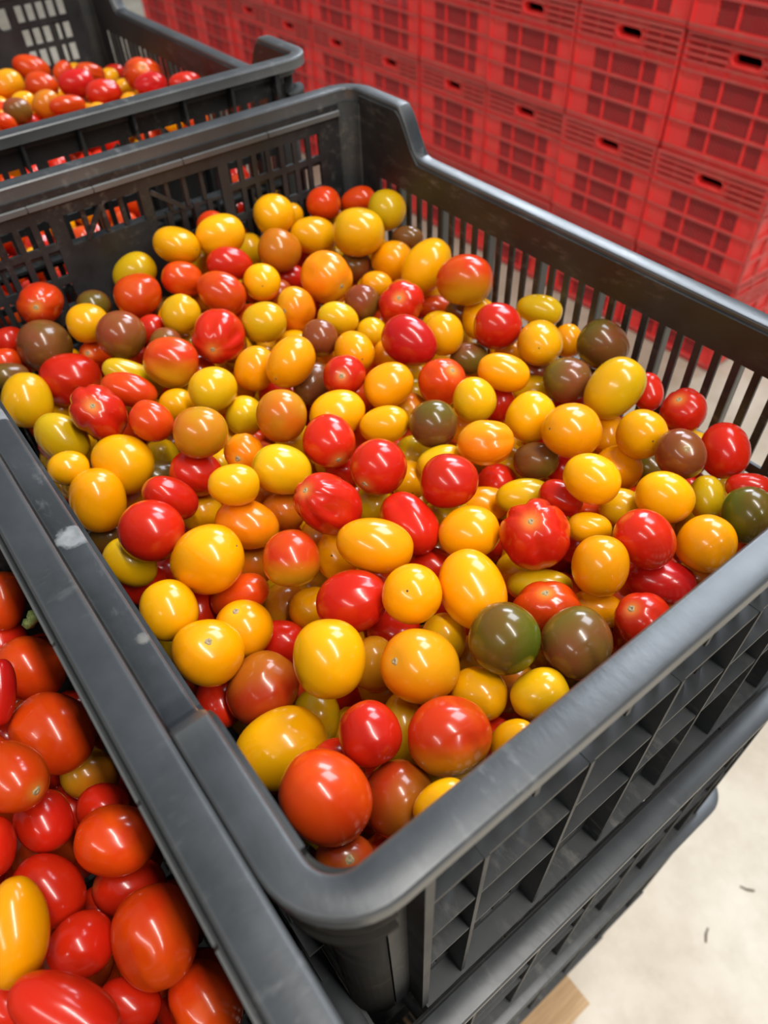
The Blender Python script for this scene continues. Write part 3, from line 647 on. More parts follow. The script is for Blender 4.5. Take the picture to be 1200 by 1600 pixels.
# ------------------------------------------------------------------ red crates: end wall faces -X
RX, RW, RH, RL = 1.75, .3275, .2652, .50
def red_crate_meshes():
    P = {}
    gap, H = .0030, RH - .003
    w0, w1 = gap, RW - gap
    fb = MB()                                         # side walls, back, base: shell recessed behind the ribs
    d = .012
    fb.box(d, w0, 0, RL, w0 + .006, H)                # will carry ribs outside
    fb.box(d, w1 - .006, 0, RL, w1, H)
    fb.box(RL - .006, w0, 0, RL, w1, H)
    fb.box(0, w0, 0, RL, w1, .006)
    P['shell'] = fb.mesh('red_shell')
    # recessed front wall with a handle slot and mesh openings
    ys = [w0, .055, .100, .108, .200, .208, .258, w1]
    zs = [0, .016, .066, .074, .122, .130, .178, .186, .196, H]
    openc = {(1, 1), (3, 1), (5, 1), (1, 3), (3, 3), (5, 3), (1, 5), (3, 5), (5, 5)}
    fw = MB()
    hy0, hy1, hz0, hz1 = .120, .196, H - .047, H - .022
    bz = [(.2045, .2085), (.2195, .2235), (.2345, .2385), (.2495, .2525)]
    by = [(w0 + .012, .062), (.068, hy0 - .014), (hy1 + .014, .262), (.268, w1 - .012)]
    zs2 = sorted(set(zs + [hz0, hz1] + [q for p in bz for q in p]))
    ys2 = sorted(set(ys + [hy0, hy1] + [q for p in by for q in p]))
    def hole(i, j):
        yc, zc = (ys2[i] + ys2[i + 1]) / 2, (zs2[j] + zs2[j + 1]) / 2
        if hy0 < yc < hy1 and hz0 < zc < hz1:
            return True
        if any(p < yc < q for p, q in by) and any(p < zc < q for p, q in bz):
            return True
        for a, c in openc:
            if ys[a] < yc < ys[a + 1] and zs[c] < zc < zs[c + 1]:
                return True
        return False
    fw.plate(ys2, zs2, hole, lambda s, z, q: (.009 - q, s, z), .004)
    P['front_wall'] = fw.mesh('red_front_wall')
    # rounded handle surround
    hb = MB()
    n = 28
    ring = []
    for k in range(n):
        a = 2 * math.pi * k / n
        r = (hz1 - hz0) / 2
        cy = (hy0 + r) if math.cos(a) < 0 else (hy1 - r)
        ring.append((cy + r * math.cos(a), (hz0 + hz1) / 2 + r * math.sin(a), math.cos(a), math.sin(a)))
    vs, fs = [], []
    for (y, z, cx, cz) in ring:
        vs += [(.001, y + cx * .005, z + cz * .005), (.001, y, z), (.020, y - cx * .003, z - cz * .003), (.009, y + cx * .006, z + cz * .006)]
    for k in range(n):
        a, c = 4 * k, 4 * ((k + 1) % n)
        for u in range(3):
            fs.append((a + u, a + u + 1, c + u + 1, c + u))
    hb.add(vs, fs)
    P['handle_rim'] = hb.mesh('red_handle_rim')
    # diamond lattice panels
    def lattice(y0, y1, z0, z1, pitch=.0088, wd=.0027):
        b = MB()
        for sgn in (1, -1):
            # lines  y*sgn + z = c
            cs = np.arange(-1.0, 1.0, pitch * 1.25)
            for c in cs:
                pts = []
                for yy in (y0, y1):
                    zz = c - sgn * yy
                    if z0 <= zz <= z1:
                        pts.append((yy, zz))
                for zz in (z0, z1):
                    yy = sgn * (c - zz)
                    if y0 < yy < y1:
                        pts.append((yy, zz))
                if len(pts) >= 2 and (abs(pts[0][0] - pts[1][0]) > .001):
                    x = .0070 + .0006 * sgn
                    b.bar((x, *pts[0]), (x, *pts[1]), wd, (1, 0, 0), .0016)
        return b
    P['lattice'] = [lattice(ys[a], ys[a + 1], zs[c], zs[c + 1]).mesh('red_lattice') for a, c in sorted(openc)]
    # proud ribs on the end face: three wide rows below, four thin ones round the handle band
    ribs = []
    for z, h in ((.008, .010), (.070, .0055), (.126, .0055), (.182, .0055)):
        ribs.append(MB().box(0, w0, z - h / 2, .013, w1, z + h / 2))
    for k, z in enumerate((.2015, .2165, .2315, .2465)):
        if k in (1, 2):
            ribs.append(MB().box(0, w0, z - .0025, .013, hy0 - .006, z + .0025))
            b = MB().box(0, hy1 + .006, z - .0025, .013, w1, z + .0025)
        else:
            b = MB().box(0, w0, z - .0025, .013, w1, z + .0025)
        ribs.append(b)
    ribs.append(MB().box(0, w0, H - .008, .014, w1, H))
    P['rib'] = [b.mesh('red_rib') for b in ribs]
    posts = []
    for y in (w0, w1 - .006):
        posts.append(MB().box(.001, y, 0, .016, y + .006, H).mesh('red_post'))
    ups = [MB().box(.0025, y, .006, .0065, y + .004, .196).mesh('red_upright') for y in (.053, .102, .202, .2585)]
    P['post'] = posts
    P['upright'] = ups
    # ribs on the long side that shows at the end of the wall of crates
    sr = []
    for z in (.010, .070, .126, .182, .2015, .2165, .2315, H - .004):
        sr.append(MB().box(.0, w0 - .009, z - .003, RL, w0, z + .003).mesh('red_side_rib'))
    for k in range(8):
        x = .003 + k * .0695
        sr.append(MB().box(x, w0 - .008, 0, x + .005, w0, H).mesh('red_side_rib'))
    P['side'] = sr
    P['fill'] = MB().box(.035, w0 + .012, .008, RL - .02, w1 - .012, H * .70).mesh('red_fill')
    return P
RP = red_crate_meshes()
NAMES = ('bottom', 'second', 'third', 'top')
COLN = ('end', 'second', 'third', 'fourth', 'fifth', 'sixth', 'seventh', 'eighth', 'ninth', 'tenth', 'eleventh')
R_Y0 = .463 * RX
R_Z0 = .006
def red_crate(col, row):
    o = empty('red_crate', (RX, R_Y0 + col * RW, R_Z0 + row * RH),
              ('red plastic crate in the end column of the wall, %s row' % NAMES[row]) if col == 0 else
              ('red plastic crate, %s column from the near end of the wall, %s row' % (COLN[col], NAMES[row])), 'crate', 'red crates stacked in a wall')
    put('shell', RP['shell'], M_RED, o)
    put('front_wall', RP['front_wall'], M_RED, o)
    put('handle_rim', RP['handle_rim'], M_RED, o)
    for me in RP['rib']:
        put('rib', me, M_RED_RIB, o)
    for me in RP['post']:
        put('corner_post', me, M_RED, o)
    for me in RP['upright']:
        put('upright', me, M_RED, o)
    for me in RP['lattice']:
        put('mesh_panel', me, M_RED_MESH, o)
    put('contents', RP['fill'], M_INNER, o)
    if col == 0:
        for me in RP['side']:
            put('side_rib', me, M_RED_RIB, o)
    return o
for row in range(4):
    for col in range(11):
        if row == 3 and col > 3:
            continue
        o = red_crate(col, row)
        o.location.x += random.Random(col * 7 + row).uniform(-.006, .006)

# ------------------------------------------------------------------ pallet
pal = empty('wooden_pallet', (-.60, -.014, 0), 'raw pine pallet under the stacked black crates, its corner on the concrete', 'pallet')
PW, PL = .893, 1.19
for k in range(9):
    y = k * (PL - .10) / 8
    put('plank', MB().box(0, y, .098, PW, y + .10, .119).mesh('pallet_plank'), M_WOOD, pal)
for x in (0, PW / 2 - .05, PW - .10):
    put('stringer', MB().box(x, 0, .076, x + .10, PL, .098).mesh('pallet_stringer'), M_WOOD, pal)
    for y in (0, PL / 2 - .07, PL - .14):
        put('block', MB().box(x, y, .018, x + .10, y + .14, .076).mesh('pallet_block'), M_WOOD, pal)
    put('skid', MB().box(x, 0, .0005, x + .10, PL, .018).mesh('pallet_skid'), M_WOOD, pal)

# ------------------------------------------------------------------ black crates
CW_, CL_, CH_ = .401, .5365, .245          # width (x), length (y), height
def dip(y):
    """height of the rim along the long sides: raised 75 mm at each corner, lower between"""
    e = min(y, CL_ - y)
    u = min(max((e - .078) / .030, 0), 1)
    u = u * u * (3 - 2 * u)
    return -.035 * u
def loop(off, n=9):
    """points of the rim outline at distance off inside the outer edge (a little more on the short sides), always the same count"""
    R0 = .029
    ox, oy = off, off * 1.115
    r = R0 - off * 1.45
    pts = []
    ys = list(np.concatenate([np.linspace(.040, .125, 18), np.linspace(.15, CL_ - .15, 12), np.linspace(CL_ - .125, CL_ - .040, 18)]))
    xs = list(np.linspace(.040, CW_ - .040, 10))
    corner = lambda cx, cy, q: [(cx + r * math.cos(math.pi / 2 * (q + k / n)), cy + r * math.sin(math.pi / 2 * (q + k / n)), 0) for k in range(n + 1)]
    for y in ys: pts.append((CW_ - ox, y, dip(y)))
    pts += corner(CW_ - ox - r, CL_ - oy - r, 0)
    for x in reversed(xs): pts.append((x, CL_ - oy, 0))
    pts += corner(ox + r, CL_ - oy - r, 1)
    for y in reversed(ys): pts.append((ox, y, dip(y)))
    pts += corner(ox + r, oy + r, 2)
    for x in xs: pts.append((x, oy, 0))
    pts += corner(CW_ - ox - r, oy + r, 3)
    return pts
def rim_mesh():
    prof = [(.0130, -.016), (.0130, -.0014), (.0122, -.0003), (.0112, 0), (.0018, 0), (.0008, -.0003), (0, -.0014), (0, -.0085), (.0022, -.0085), (.0026, -.0032), (.0104, -.0032), (.0106, -.016)]
    rings = [[(x, y, CH_ + dz + z) for x, y, dz in loop(o)] for o, z in prof]
    n = len(rings[0])
    vs = [p for r in rings for p in r]
    fs = []
    for k in range(len(rings)):
        a, c = k * n, ((k + 1) % len(rings)) * n
        for i in range(n):
            j = (i + 1) % n
            fs.append((a + i, a + j, c + j, c + i))
    me = MB().add(vs, fs).mesh('crate_rim')
    me.shade_smooth()
    me.set_sharp_from_angle(angle=math.radians(25))
    return me
WX, WY, WT = .0150, .0162, .0030          # inner wall planes: distance from the outer edge
SLW0 = .0285
LT = .0022
def long_wall_mesh(side):
    ss, zs = [SLW0], [0, .012, .050, .058, .112, .120, .181, CH_ - .012]
    sl = []
    y = .052
    while y + .009 < CL_ - .050:
        ss += [y, y + .009]
        sl.append(len(ss) - 2)
        y += .014
    ss.append(CL_ - SLW0)
    sl = set(sl)
    top = len(zs) - 1
    def to3(s, z, q):
        if z >= zs[top] - 1e-6:
            z = CH_ - .004 + dip(s)
        d = WX - q
        return ((CW_ - d) if side else d, s, z)
    b = MB().plate(ss, zs, lambda i, j: i in sl and j in (1, 3, 5), to3, LT)
    return b.mesh('crate_long_wall'), [ss[i] for i in sorted(sl)]
def short_wall_mesh(side):
    ss = [SLW0 + .001]
    holes = {}
    cx = .2035 - .012
    L = []
    for k in range(5):
        L.append((.0475 + k * .0135, .0475 + k * .0135 + .009, 'side'))
    L.append((.1215, .1825, 'winl'))
    L.append((.1905, .2515, 'winr'))
    for k in range(7):
        L.append((.2605 + k * .0135, .2605 + k * .0135 + .009, 'side'))
    kinds = {}
    for a, c, kd in L:
        ss += [a, c]
        kinds[len(ss) - 2] = kd
    ss.append(CW_ - SLW0 - .001)
    z1 = CH_ - .029
    zs = [0, .012, .040, .046, .074, .080, .108, .114, .134, .140, CH_ - .099, CH_ - .079, CH_ - .073, CH_ - .052, CH_ - .047, z1, CH_ - .010]
    rows_side = {1, 3, 5, 7, 10, 12, 14}
    def hole(i, j):
        kd = kinds.get(i)
        if kd is None:
            return False
        if kd == 'side':
            return j in rows_side
        if j in (13, 14):
            return True
        return kd == 'winr' and j in (10, 12, 7)
    def to3(s, z, q):
        d = WY - q
        return (s, (CL_ - d) if side else d, z)
    b = MB().plate(ss, zs, hole, to3, WT)
    yi = (CL_ - WY + .0015) if side else WY - .0015
    yo = (CL_ - WY + .0055) if side else WY - .0055
    zb, zt = CH_ - .0525, CH_ - .0285
    for w0, w1 in ((.1215, .1825), (.1905, .2515)):
        for k in range(1, 4):                               # thin uprights a little behind the window plane
            x = w0 + (w1 - w0) * k / 4
            b.box(x - .0016, min(yi, yo), zb, x + .0016, max(yi, yo), zt)
        n = (0, 1, 0)
        if w0 < .15:
            b.bar((w0 + .012, yi, zb), (w0 + .031, yi, zt), .0035, n, .003)
        else:
            b.bar((w0 + .001, yi, zt - .004), (w0 + .026, yi, zb), .0035, n, .003)
    for k in range(1, 5):                                   # the small holes under the second window share its uprights
        x = .1905 + .061 * k / 5
        b.box(x - .0022, min(yi, yo), CH_ - .140, x + .0022, max(yi, yo), CH_ - .052)
    return b.mesh('crate_short_wall')
def ledge_mesh(side):
    """bead along the inside of the short side, 15 mm under the rim, in short lengths"""
    b = MB()
    xs = [.028, .098, .0995, .148, .1495, .222, .2235, .300, .3015, CW_ - .028]
    for k in range(len(xs) - 1):
        p = 0 if k % 2 == 0 else .0012
        prof = [(.0135, -.0140), (.0180 - p, -.0158), (.0180 - p, -.0195), (.0135, -.0215)]
        vs = [(x, (CL_ - o) if side else o, CH_ + z) for x in (xs[k], xs[k + 1]) for o, z in prof]
        b.add(vs, [(0, 1, 2, 3), (7, 6, 5, 4), (0, 4, 5, 1), (1, 5, 6, 2), (2, 6, 7, 3), (3, 7, 4, 0)])
    return b.mesh('crate_ledge')
def corner_mesh(k):
    r = .0135
    cx = (WX + r) if k in (0, 3) else CW_ - WX - r
    cy = (WY + r) if k in (0, 1) else CL_ - WY - r
    a0 = {0: math.pi, 1: 1.5 * math.pi, 2: 0, 3: .5 * math.pi}[k]
    vs, fs = [], []
    n = 8
    for i in range(n + 1):
        a = a0 + math.pi / 2 * i / n
        for rr in (r, r + WT):
            for z in (0, CH_ - .010):
                vs.append((cx + rr * math.cos(a), cy + rr * math.sin(a), z))
    for i in range(n):
        p, q = 4 * i, 4 * i + 4
        fs += [(p, q, q + 1, p + 1), (p + 2, p + 3, q + 3, q + 2), (p + 1, q + 1, q + 3, p + 3), (p, p + 2, q + 2, q)]
    fs += [(0, 1, 3, 2), (4 * n, 4 * n + 2, 4 * n + 3, 4 * n + 1)]
    b = MB().add(vs, fs)
    # two hoops round the outside of the corner
    for z in (CH_ - .046, CH_ - .033):
        vs, fs = [], []
        for i in range(n + 1):
            a = a0 + math.pi / 2 * i / n
            for rr, zz in ((r + .001, z), (r + .0125, z), (r + .0125, z + .004), (r + .001, z + .004)):
                vs.append((cx + rr * math.cos(a), cy + rr * math.sin(a), zz))
        for i in range(n):
            p, q = 4 * i, 4 * i + 4
            for u in range(4):
                fs.append((p + u, p + (u + 1) % 4, q + (u + 1) % 4, q + u))
        b.add(vs, fs)
    return b.mesh('crate_corner', True)
def crate_parts():
    P = [('rim', rim_mesh(), M_RIM)]
    for s in (0, 1):
        me, sl = long_wall_mesh(s)
        P.append(('long_wall', me, M_BLACK))
        P.append(('short_wall', short_wall_mesh(s), M_BLACK))
        P.append(('ledge', ledge_mesh(s), M_RIM))
    for k in range(4):
        P.append(('corner', corner_mesh(k), M_DULL))
    # base grid
    xs, ys = [.020], [.021]
    hx, hy = set(), set()
    x = .032
    while x + .02 < CW_ - .03:
        xs += [x, x + .020]; hx.add(len(xs) - 2); x += .0265
    y = .034
    while y + .02 < CL_ - .03:
        ys += [y, y + .020]; hy.add(len(ys) - 2); y += .0265
    xs.append(CW_ - .020); ys.append(CL_ - .021)
    P.append(('base', MB().plate(xs, ys, lambda i, j: i in hx and j in hy, lambda s, z, q: (s, z, q), .004).mesh('crate_base'), M_BLACK))
    # ribs outside the short sides: uprights every 52 mm, three ledges
    for s in (0, 1):
        def Y(a, b):
            return (CL_ - b, CL_ - a) if s else (a, b)
        y0, y1 = Y(.0030, WY - WT + .0004)
        for k in range(8):
            x = .0405 + k * .0455
            if k in (0, 7):
                P.append(('rib', MB().box(x - .002, y0, .002, x + .002, y1, CH_ - .0035).mesh('crate_rib'), M_BLACK))
            else:
                P.append(('rib', MB().box(x - .0012, y0, CH_ - .030, x + .0012, y1, CH_ - .0035).mesh('crate_rib'), M_BLACK))
        for k in range(6):
            x = .0665 + k * .0535
            P.append(('rib', MB().box(x - .0012, y0, .002, x + .0012, y1, CH_ - .053).mesh('crate_rib'), M_BLACK))
        y0, y1 = Y(.0036, WY - WT + .0004)
        for z in (CH_ - .0545, CH_ - .1025, CH_ - .150):
            P.append(('shelf_rib', MB().box(.0405, y0, z - .0012, CW_ - .0405, y1, z + .0012).mesh('crate_shelf_rib'), M_BLACK))
        y0, y1 = Y(.0015, WY - WT + .0004)
        P.append(('foot_band', MB().box(.041, y0, 0, CW_ - .041, y1, .003).mesh('crate_foot_band'), M_BLACK))
    # ribs outside the long sides
    for s in (0, 1):
        def X(a, b):
            return (CW_ - b, CW_ - a) if s else (a, b)
        x0, x1 = X(.0052, WX - LT + .0004)
        for k in range(8):
            y = .0635 + k * .056
            P.append(('side_rib', MB().box(x0, y - .0016, .002, x1, y + .0016, CH_ - .043).mesh('crate_side_rib'), M_RIM))
        x0, x1 = X(.004, WX - WT + .0004)
        P.append(('shelf_rib', MB().box(x0, .045, .0625, x1, CL_ - .045, .0650).mesh('crate_shelf_rib'), M_BLACK))
        P.append(('foot_band', MB().box(x0, .045, 0, x1, CL_ - .045, .003).mesh('crate_foot_band'), M_BLACK))
    return P
PARTS = crate_parts()
def black_crate(loc, label, rotz=0, group=None, worn=False):
    o = empty('black_crate', loc, label, 'crate', group, rotz)
    for n, me, mt in PARTS:
        if worn and n == 'rim':
            me, mt = me.copy(), M_RIM_WORN
        put(n, me, mt, o)
    return o
TOP = EYE - .21
ZB = TOP - CH_
MX, MY = .0028, .0435
black_crate((MX, MY, ZB), 'black ventilated crate in the middle heaped with mixed yellow, red and brown tomatoes', group='tomato crates', worn=True)
for k, dy in enumerate((.015, .021, .017)):
    black_crate((MX + .002 * k, MY - dy, ZB - (k + 1) * CH_), 'black crate stacked %s under the middle crate of mixed tomatoes' % ('directly', 'second', 'lowest')[k], group='crates below the tomato crates')
LX, LY = .0022, -.030
black_crate((LX, LY, ZB), 'black crate at lower left filled mostly with plain red tomatoes', math.pi / 2, group='tomato crates')
for k in range(3):
    black_crate((LX - .003 * k, LY + .004 * k, ZB - (k + 1) * CH_), 'black crate stacked %s under the left crate of red tomatoes' % ('directly', 'second', 'lowest')[k], math.pi / 2, group='crates below the tomato crates')
FX, FY, FZ = -.0055, .6220, ZB + .0130
black_crate((FX + CW_, FY + CL_, FZ), 'black crate at the back, partly filled with wrinkled red tomatoes', math.pi, group='tomato crates')
for k in range(3):
    black_crate((FX, FY + .003 * k, FZ - (k + 1) * CH_), 'black crate stacked %s under the back crate of wrinkled tomatoes' % ('directly', 'second', 'lowest')[k], group='crates below the tomato crates')

# ------------------------------------------------------------------ tomatoes
def tomato_mesh(seed, semi, w, kind, nlat, nlon, low):
    rg = np.random.default_rng(seed)
    th = np.linspace(0, math.pi, nlat + 1)[1:-1]
    ph = np.arange(nlon) * 2 * math.pi / nlon
    T, PH = np.meshgrid(th, ph, indexing='ij')
    T = np.concatenate([[0], T.ravel(), [math.pi]])
    PH = np.concatenate([[0], PH.ravel(), [0]])
    x, y, z = np.sin(T) * np.cos(PH), np.sin(T) * np.sin(PH), np.cos(T)
    r = np.ones_like(T)
    # body: slightly squared ovoid, a touch narrower towards one end
    tap = rg.uniform(-.07, .07)
    sq = 1 + rg.uniform(.0, .035) * np.sin(2 * T) ** 2
    r *= sq
    for _ in range(3):
        d = rg.normal(size=3)
        d /= np.linalg.norm(d)
        p = x * d[0] + y * d[1] + z * d[2]
        r += rg.uniform(-.03, .03) * p ** 2 + rg.uniform(-.03, .03) * p ** 3 + rg.uniform(-.010, .010) * np.sin(4 * p)
    if w > 0:
        n = int(rg.integers(4, 7))
        ph0 = rg.uniform(0, 6.28)
        up = np.clip((z + .75) / 1.2, 0, 1) * np.clip(np.sin(T) * 1.5 - .42, 0, 1)
        wob = PH + .25 * np.sin(PH + ph0)
        r -= w * .95 * up * (1 - np.abs(np.sin(n * wob / 2 + ph0))) ** 2.2 * 1.6
        for _ in range(2 + int(w * 18)):
            a, zc = rg.uniform(0, 6.28), rg.uniform(-.35, .6)
            da = np.abs((PH - a + math.pi) % (2 * math.pi) - math.pi)
            r -= w * rg.uniform(.8, 1.7) * np.exp(-(da / rg.uniform(.12, .3)) ** 2 - ((z - zc) / rg.uniform(.2, .5)) ** 2) * np.sin(T)
    if kind == 's':
        r -= (.05 + .4 * w) * np.exp(-(T / .34) ** 2)
    else:
        r -= .02 * np.exp(-(T / .25) ** 2)
    r -= .015 * np.exp(-((math.pi - T) / .2) ** 2)
    v = np.stack([x * r * semi[0] * (1 + tap * z), y * r * semi[1] * (1 + tap * z), z * r * semi[2]], 1)
    N = nlat - 1
    fs = []
    idx = lambda i, j: 1 + i * nlon + j % nlon
    for j in range(nlon):
        fs.append((0, idx(0, j), idx(0, j + 1)))
        fs.append((1 + N * nlon, idx(N - 1, j + 1), idx(N - 1, j)))
    for i in range(N - 1):
        for j in range(nlon):
            fs.append((idx(i, j), idx(i + 1, j), idx(i + 1, j + 1), idx(i, j + 1)))
    me = bpy.data.meshes.new('tomato')
    me.from_pydata(v.tolist(), [], fs)
    me.shade_smooth()
    at = me.attributes.new('stem', 'FLOAT', 'POINT')
    amt = np.exp(-(T / (.25 if kind == 's' else .20)) ** 2) * (.75 if kind == 's' else .35)
    at.data.foreach_set('value', amt.astype(np.float32))
    at = me.attributes.new('under', 'FLOAT', 'POINT')
    if low is None:
        low = rg.normal(size=3)
    d = np.array(low) / np.linalg.norm(low)
    at.data.foreach_set('value', np.clip((x * d[0] + y * d[1] + z * d[2]) * 1.1 + .05, 0, .85).astype(np.float32))
    return me, v
def disc_mesh(name, r, h, n=14, seed=0):
    rg = random.Random(seed)
    vs, fs = [(0, 0, h * .3)], []
    for k in range(n):
        a = 2 * math.pi * k / n
        q = 1 + rg.uniform(-.16, .16)
        vs += [(r * .42 * q * math.cos(a), r * .42 * q * math.sin(a), h), (r * q * math.cos(a), r * q * math.sin(a), -h * .4)]
    for k in range(n):
        a, b = 1 + 2 * k, 1 + 2 * ((k + 1) % n)
        fs += [(0, a, b), (a, a + 1, b + 1, b)]
    me = bpy.data.meshes.new(name)
    me.from_pydata(vs, [], fs)
    return me
SCARS = [disc_mesh('stem_scar', .0023, .0005, 14, s) for s in range(4)]
TIPS = [disc_mesh('blossom_tip', .0008, .0003, 8, s) for s in range(3)]
GROUP = {'m': 'tomatoes heaped in the middle crate', 'l': 'tomatoes in the left crate', 'f': 'tomatoes in the back crate'}
PLACED = {'m': [], 'l': [], 'f': []}
NEAR, SAID = {}, set()
TINT = {'Y': 'yellow', 'y': 'lemon yellow', 'G': 'golden yellow', 'o': 'orange', 'r': 'orange-red', 'R': 'red', 'C': 'crimson', 'N': 'brownish red', 'n': 'orange-brown', 'B': 'brown', 'D': 'dark brown', 'K': 'dark olive'}
def buried_label(key, tint, loc, shared):
    """a buried tomato is told by the tomatoes over it"""
    short = lambda s: ' '.join(w for w in s.split(' tomato')[0].split())
    ns = [short(s) for _l, s in sorted(NEAR.get(key, []), key=lambda p: (p[0] - loc).length)[:5]]
    art = lambda s: ('an ' if s[0] in 'aeiou' else 'a ') + s
    where = {'m': 'middle', 'l': 'left', 'f': 'back'}[key]
    for i in range(len(ns)):
        for j in range(i + 1, len(ns)):
            if ns[i] != ns[j]:
                s = '%s tomato sunk in the %s crate between %s and %s one' % (TINT[tint], where, art(ns[i]), art(ns[j]))
                if s not in SAID and len(s.split()) <= 16:
                    SAID.add(s)
                    return s
    return shared
def tomato(seed, code, w, loc, quat, semi, label, cg, detail=True):
    kind = code[3]
    lvl = int(code[1])
    nlat, nlon = (26, 36) if lvl < 2 else (16, 24)
    me, v = tomato_mesh(seed, semi, w, kind, nlat, nlon, (quat.inverted() @ Vector((-.47, -.57, -.67))) if code[2] == 'm' else None)
    o = put('tomato', me, M_SKIN[code[2]], None, loc)
    o.rotation_mode = 'QUATERNION'
    o.rotation_quaternion = quat
    tag(o, label, 'tomato', cg)
    if detail and kind == 's':
        s = put('stem_scar', SCARS[seed % 4], M_SCAR, o, (0, 0, v[0][2] - .0001))
        s['label'] = 'corky beige stem scar'
    if detail and kind == 't':
        s = put('blossom_tip', TIPS[seed % 3], M_TIP, o, (0, 0, v[-1][2] + .0001))
        s.rotation_euler = (math.pi, 0, 0)
        s['label'] = 'tiny dark dry tip'
    return o
for k, line in enumerate(TABLE.strip().splitlines()):
    data, label = line.split('|')
    p = data.split()
    q = [float(x) for x in p[1:]]
    loc = Vector(q[1:4]) * 1e-4
    semi = [x * 1e-4 for x in q[8:11]]
    tomato(1000 + k, p[0], q[0], loc, Quaternion(q[4:8]), semi, label, GROUP[p[0][0]])
    NEAR.setdefault(p[0][0], []).append((loc, label.split(',')[0]))
    PLACED[p[0][0]].append((*loc, .6 * max(semi) + .4 * sum(semi) / 3))

# tomatoes buried under the top layer: the uppermost one by one, the rest of the heap as one mass
def bury(key, box, top, bottom, n_single, seed, palette, label, rmin=.0125, rmax=.0155):
    rg = np.random.default_rng(seed)
    P = np.array(PLACED[key])
    x0, x1, y0, y1 = box
    out = []
    cand = np.stack([rg.uniform(x0, x1, 26000), rg.uniform(y0, y1, 26000), rg.uniform(bottom, top, 26000)], 1)
    cand = cand[np.argsort(-np.round(cand[:, 2] / .012))]
    allp = list(map(tuple, P))
    arr = np.empty((4000, 4))
    arr[:len(P)] = P
    n = len(P)
    vis = P
    for c in cand:
        r = rg.uniform(rmin, rmax)
        # stay below the visible layer
        near = vis[(np.abs(vis[:, 0] - c[0]) < .024) & (np.abs(vis[:, 1] - c[1]) < .024)]
        if key != 'x' and c[2] > (near[:, 2].min() - .008 if len(near) else vis[:, 2].mean() - .045):
            continue
        d = np.sqrt(((arr[:n, :3] - c) ** 2).sum(1))
        if (d < (arr[:n, 3] + r) * .99).any():
            continue
        arr[n] = (*c, r)
        n += 1
        out.append((*c, r))
        if n >= 3990:
            break
    out.sort(key=lambda p: -p[2])
    singles, mass = out[:n_single], out[n_single:]
    for i, (x, y, z, r) in enumerate(singles):
        q = Quaternion(rg.normal(size=4)).normalized()
        tint = palette[int(rg.integers(len(palette)))]
        tomato(seed * 1000 + i, key + '3' + tint + '-', 0.0, (x, y, z), q, (r * .96, r * .96, r * 1.06), buried_label(key, tint, Vector((x, y, z)), label), 'buried ' + GROUP[key])
    if mass:
        b = MB()
        nl, no = 7, 10
        for (x, y, z, r) in mass:
            vs = [(x, y, z + r)]
            for i in range(1, nl):
                for j in range(no):
                    a, c = math.pi * i / nl, 2 * math.pi * j / no
                    vs.append((x + r * math.sin(a) * math.cos(c), y + r * math.sin(a) * math.sin(c), z + r * math.cos(a)))
            vs.append((x, y, z - r))
            fs = []
            for j in range(no):
                fs.append((0, 1 + j, 1 + (j + 1) % no))
                fs.append((len(vs) - 1, 1 + (nl - 2) * no + (j + 1) % no, 1 + (nl - 2) * no + j))
                for i in range(nl - 2):
                    fs.append((1 + i * no + j, 1 + (i + 1) * no + j, 1 + (i + 1) * no + (j + 1) % no, 1 + i * no + (j + 1) % no))
            b.add(vs, fs)
        me = bpy.data.meshes.new('tomato_mass')
        me.from_pydata(b.v, [], b.f)
        me.shade_smooth()
        for c in palette[:4]:
            me.materials.append(M_SKIN[c])
        per = len(b.f) // len(mass)
        mi = np.repeat(rg.integers(0, min(4, len(palette)), len(mass)), per).astype(np.int32)
        me.polygons.foreach_set('material_index', mi)
        o = put('tomato_mass', me)
        o['kind'] = 'stuff'
        tag(o, 'mass of ' + {'m': 'mixed tomatoes deep in the middle crate', 'l': 'red tomatoes deep in the left crate', 'f': 'tomatoes deep in the back crate', 'x': 'mixed tomatoes added unseen inside the crate %s under the middle one' % label}[key], 'tomatoes')
    return len(singles), len(mass)
print('BURIED', bury('m', (MX + .036, MX + CW_ - .036, MY + .036, MY + CL_ - .036), ZB + .165, ZB + .022, 35, 11, 'RYryNGDB', 'tomato glimpsed in a gap under the top layer of the middle crate'))
print('BURIED', bury('l', (LX - .20, LX - .036, LY + .036, LY + CW_ - .036), ZB + .155, ZB + .03, 16, 12, 'RRrRCNR', 'tomato in shade under the top layer of the left crate', .0150, .0185))
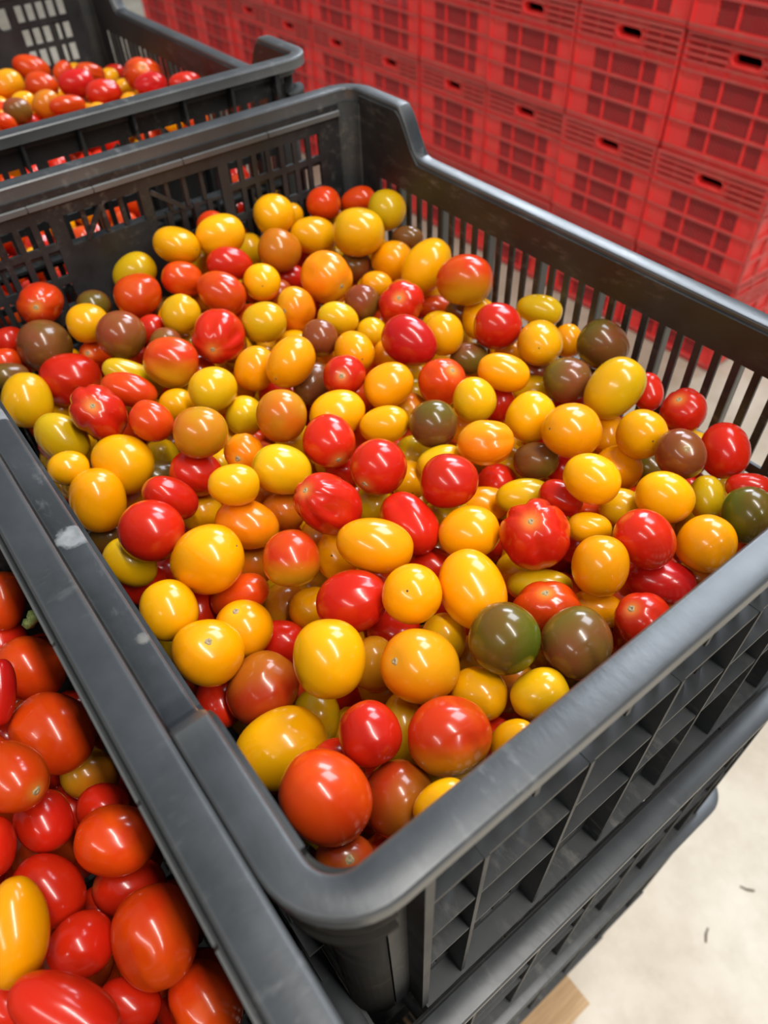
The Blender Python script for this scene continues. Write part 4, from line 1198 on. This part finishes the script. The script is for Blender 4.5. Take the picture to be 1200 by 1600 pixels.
print('BURIED', bury('f', (FX + .036, FX + CW_ - .036, FY + .036, FY + CL_ - .036), FZ + .150, FZ + .03, 45, 13, 'RrYrRoGB', 'tomato packed under the heap in the back crate'))

def fill_below(x0, x1, y0, y1, z0, z1, seed, what):  # unseen tomatoes added to stop light passing through the lower crates
    PLACED['x'] = [(9, 9, 9, .01)]
    GROUP['x'] = ''
    bury('x', (x0, x1, y0, y1), z1, z0, 0, seed, 'RYNG', what, .0150, .0165)
for k in (1, 2):
    fill_below(MX + .10, MX + CW_ - .036, MY + .07, MY + CL_ - .060, ZB - k * CH_ + .025, ZB - k * CH_ + .11, 20 + k, ('directly', 'second')[k - 1])

# green stalk lying among the red tomatoes of the left crate
b_ = MB()
vs, fs = [], []
for i in range(5):
    u = i / 4
    for k in range(6):
        a = 2 * math.pi * k / 6
        rr = .0022 * (1 + .5 * (i in (0, 4)))
        vs.append((rr * math.cos(a) + .002 * math.sin(u * 3), rr * math.sin(a), -.006 + .012 * u))
for i in range(4):
    for k in range(6):
        fs.append((6 * i + k, 6 * i + (k + 1) % 6, 6 * i + 6 + (k + 1) % 6, 6 * i + 6 + k))
fs += [tuple(range(5, -1, -1)), tuple(range(24, 30))]
b_.add(vs, fs)
st = put('tomato_stalk', b_.mesh('tomato_stalk', True), M_STALK, None, STALK)
st.rotation_euler = (.5, .4, 0)
tag(st, 'short pale green stalk beside the rim in the left crate', 'stalk')

# two dry scraps on the concrete
for (p, ang, lab) in ((SCRAP_A, .5, 'thin dry brown stalk scrap on the concrete, nearer the pallet'), (SCRAP_B, 2.2, 'short dry brown stalk scrap on the concrete, under the crates\' far end')):
    s = MB()
    s.bar((-.011, 0, 0), (.002, .0015, .0006), .003, (0, 0, 1), .0016)
    s.bar((.0015, .0014, .0006), (.011, -.001, 0), .0024, (0, 0, 1), .0014)
    o = put('stalk_scrap', s.mesh('stalk_scrap'), M_TIP, None, (p[0], p[1], .0009))
    o.rotation_euler = (0, 0, ang)
    tag(o, lab, 'stalk', 'dry scraps on the floor')
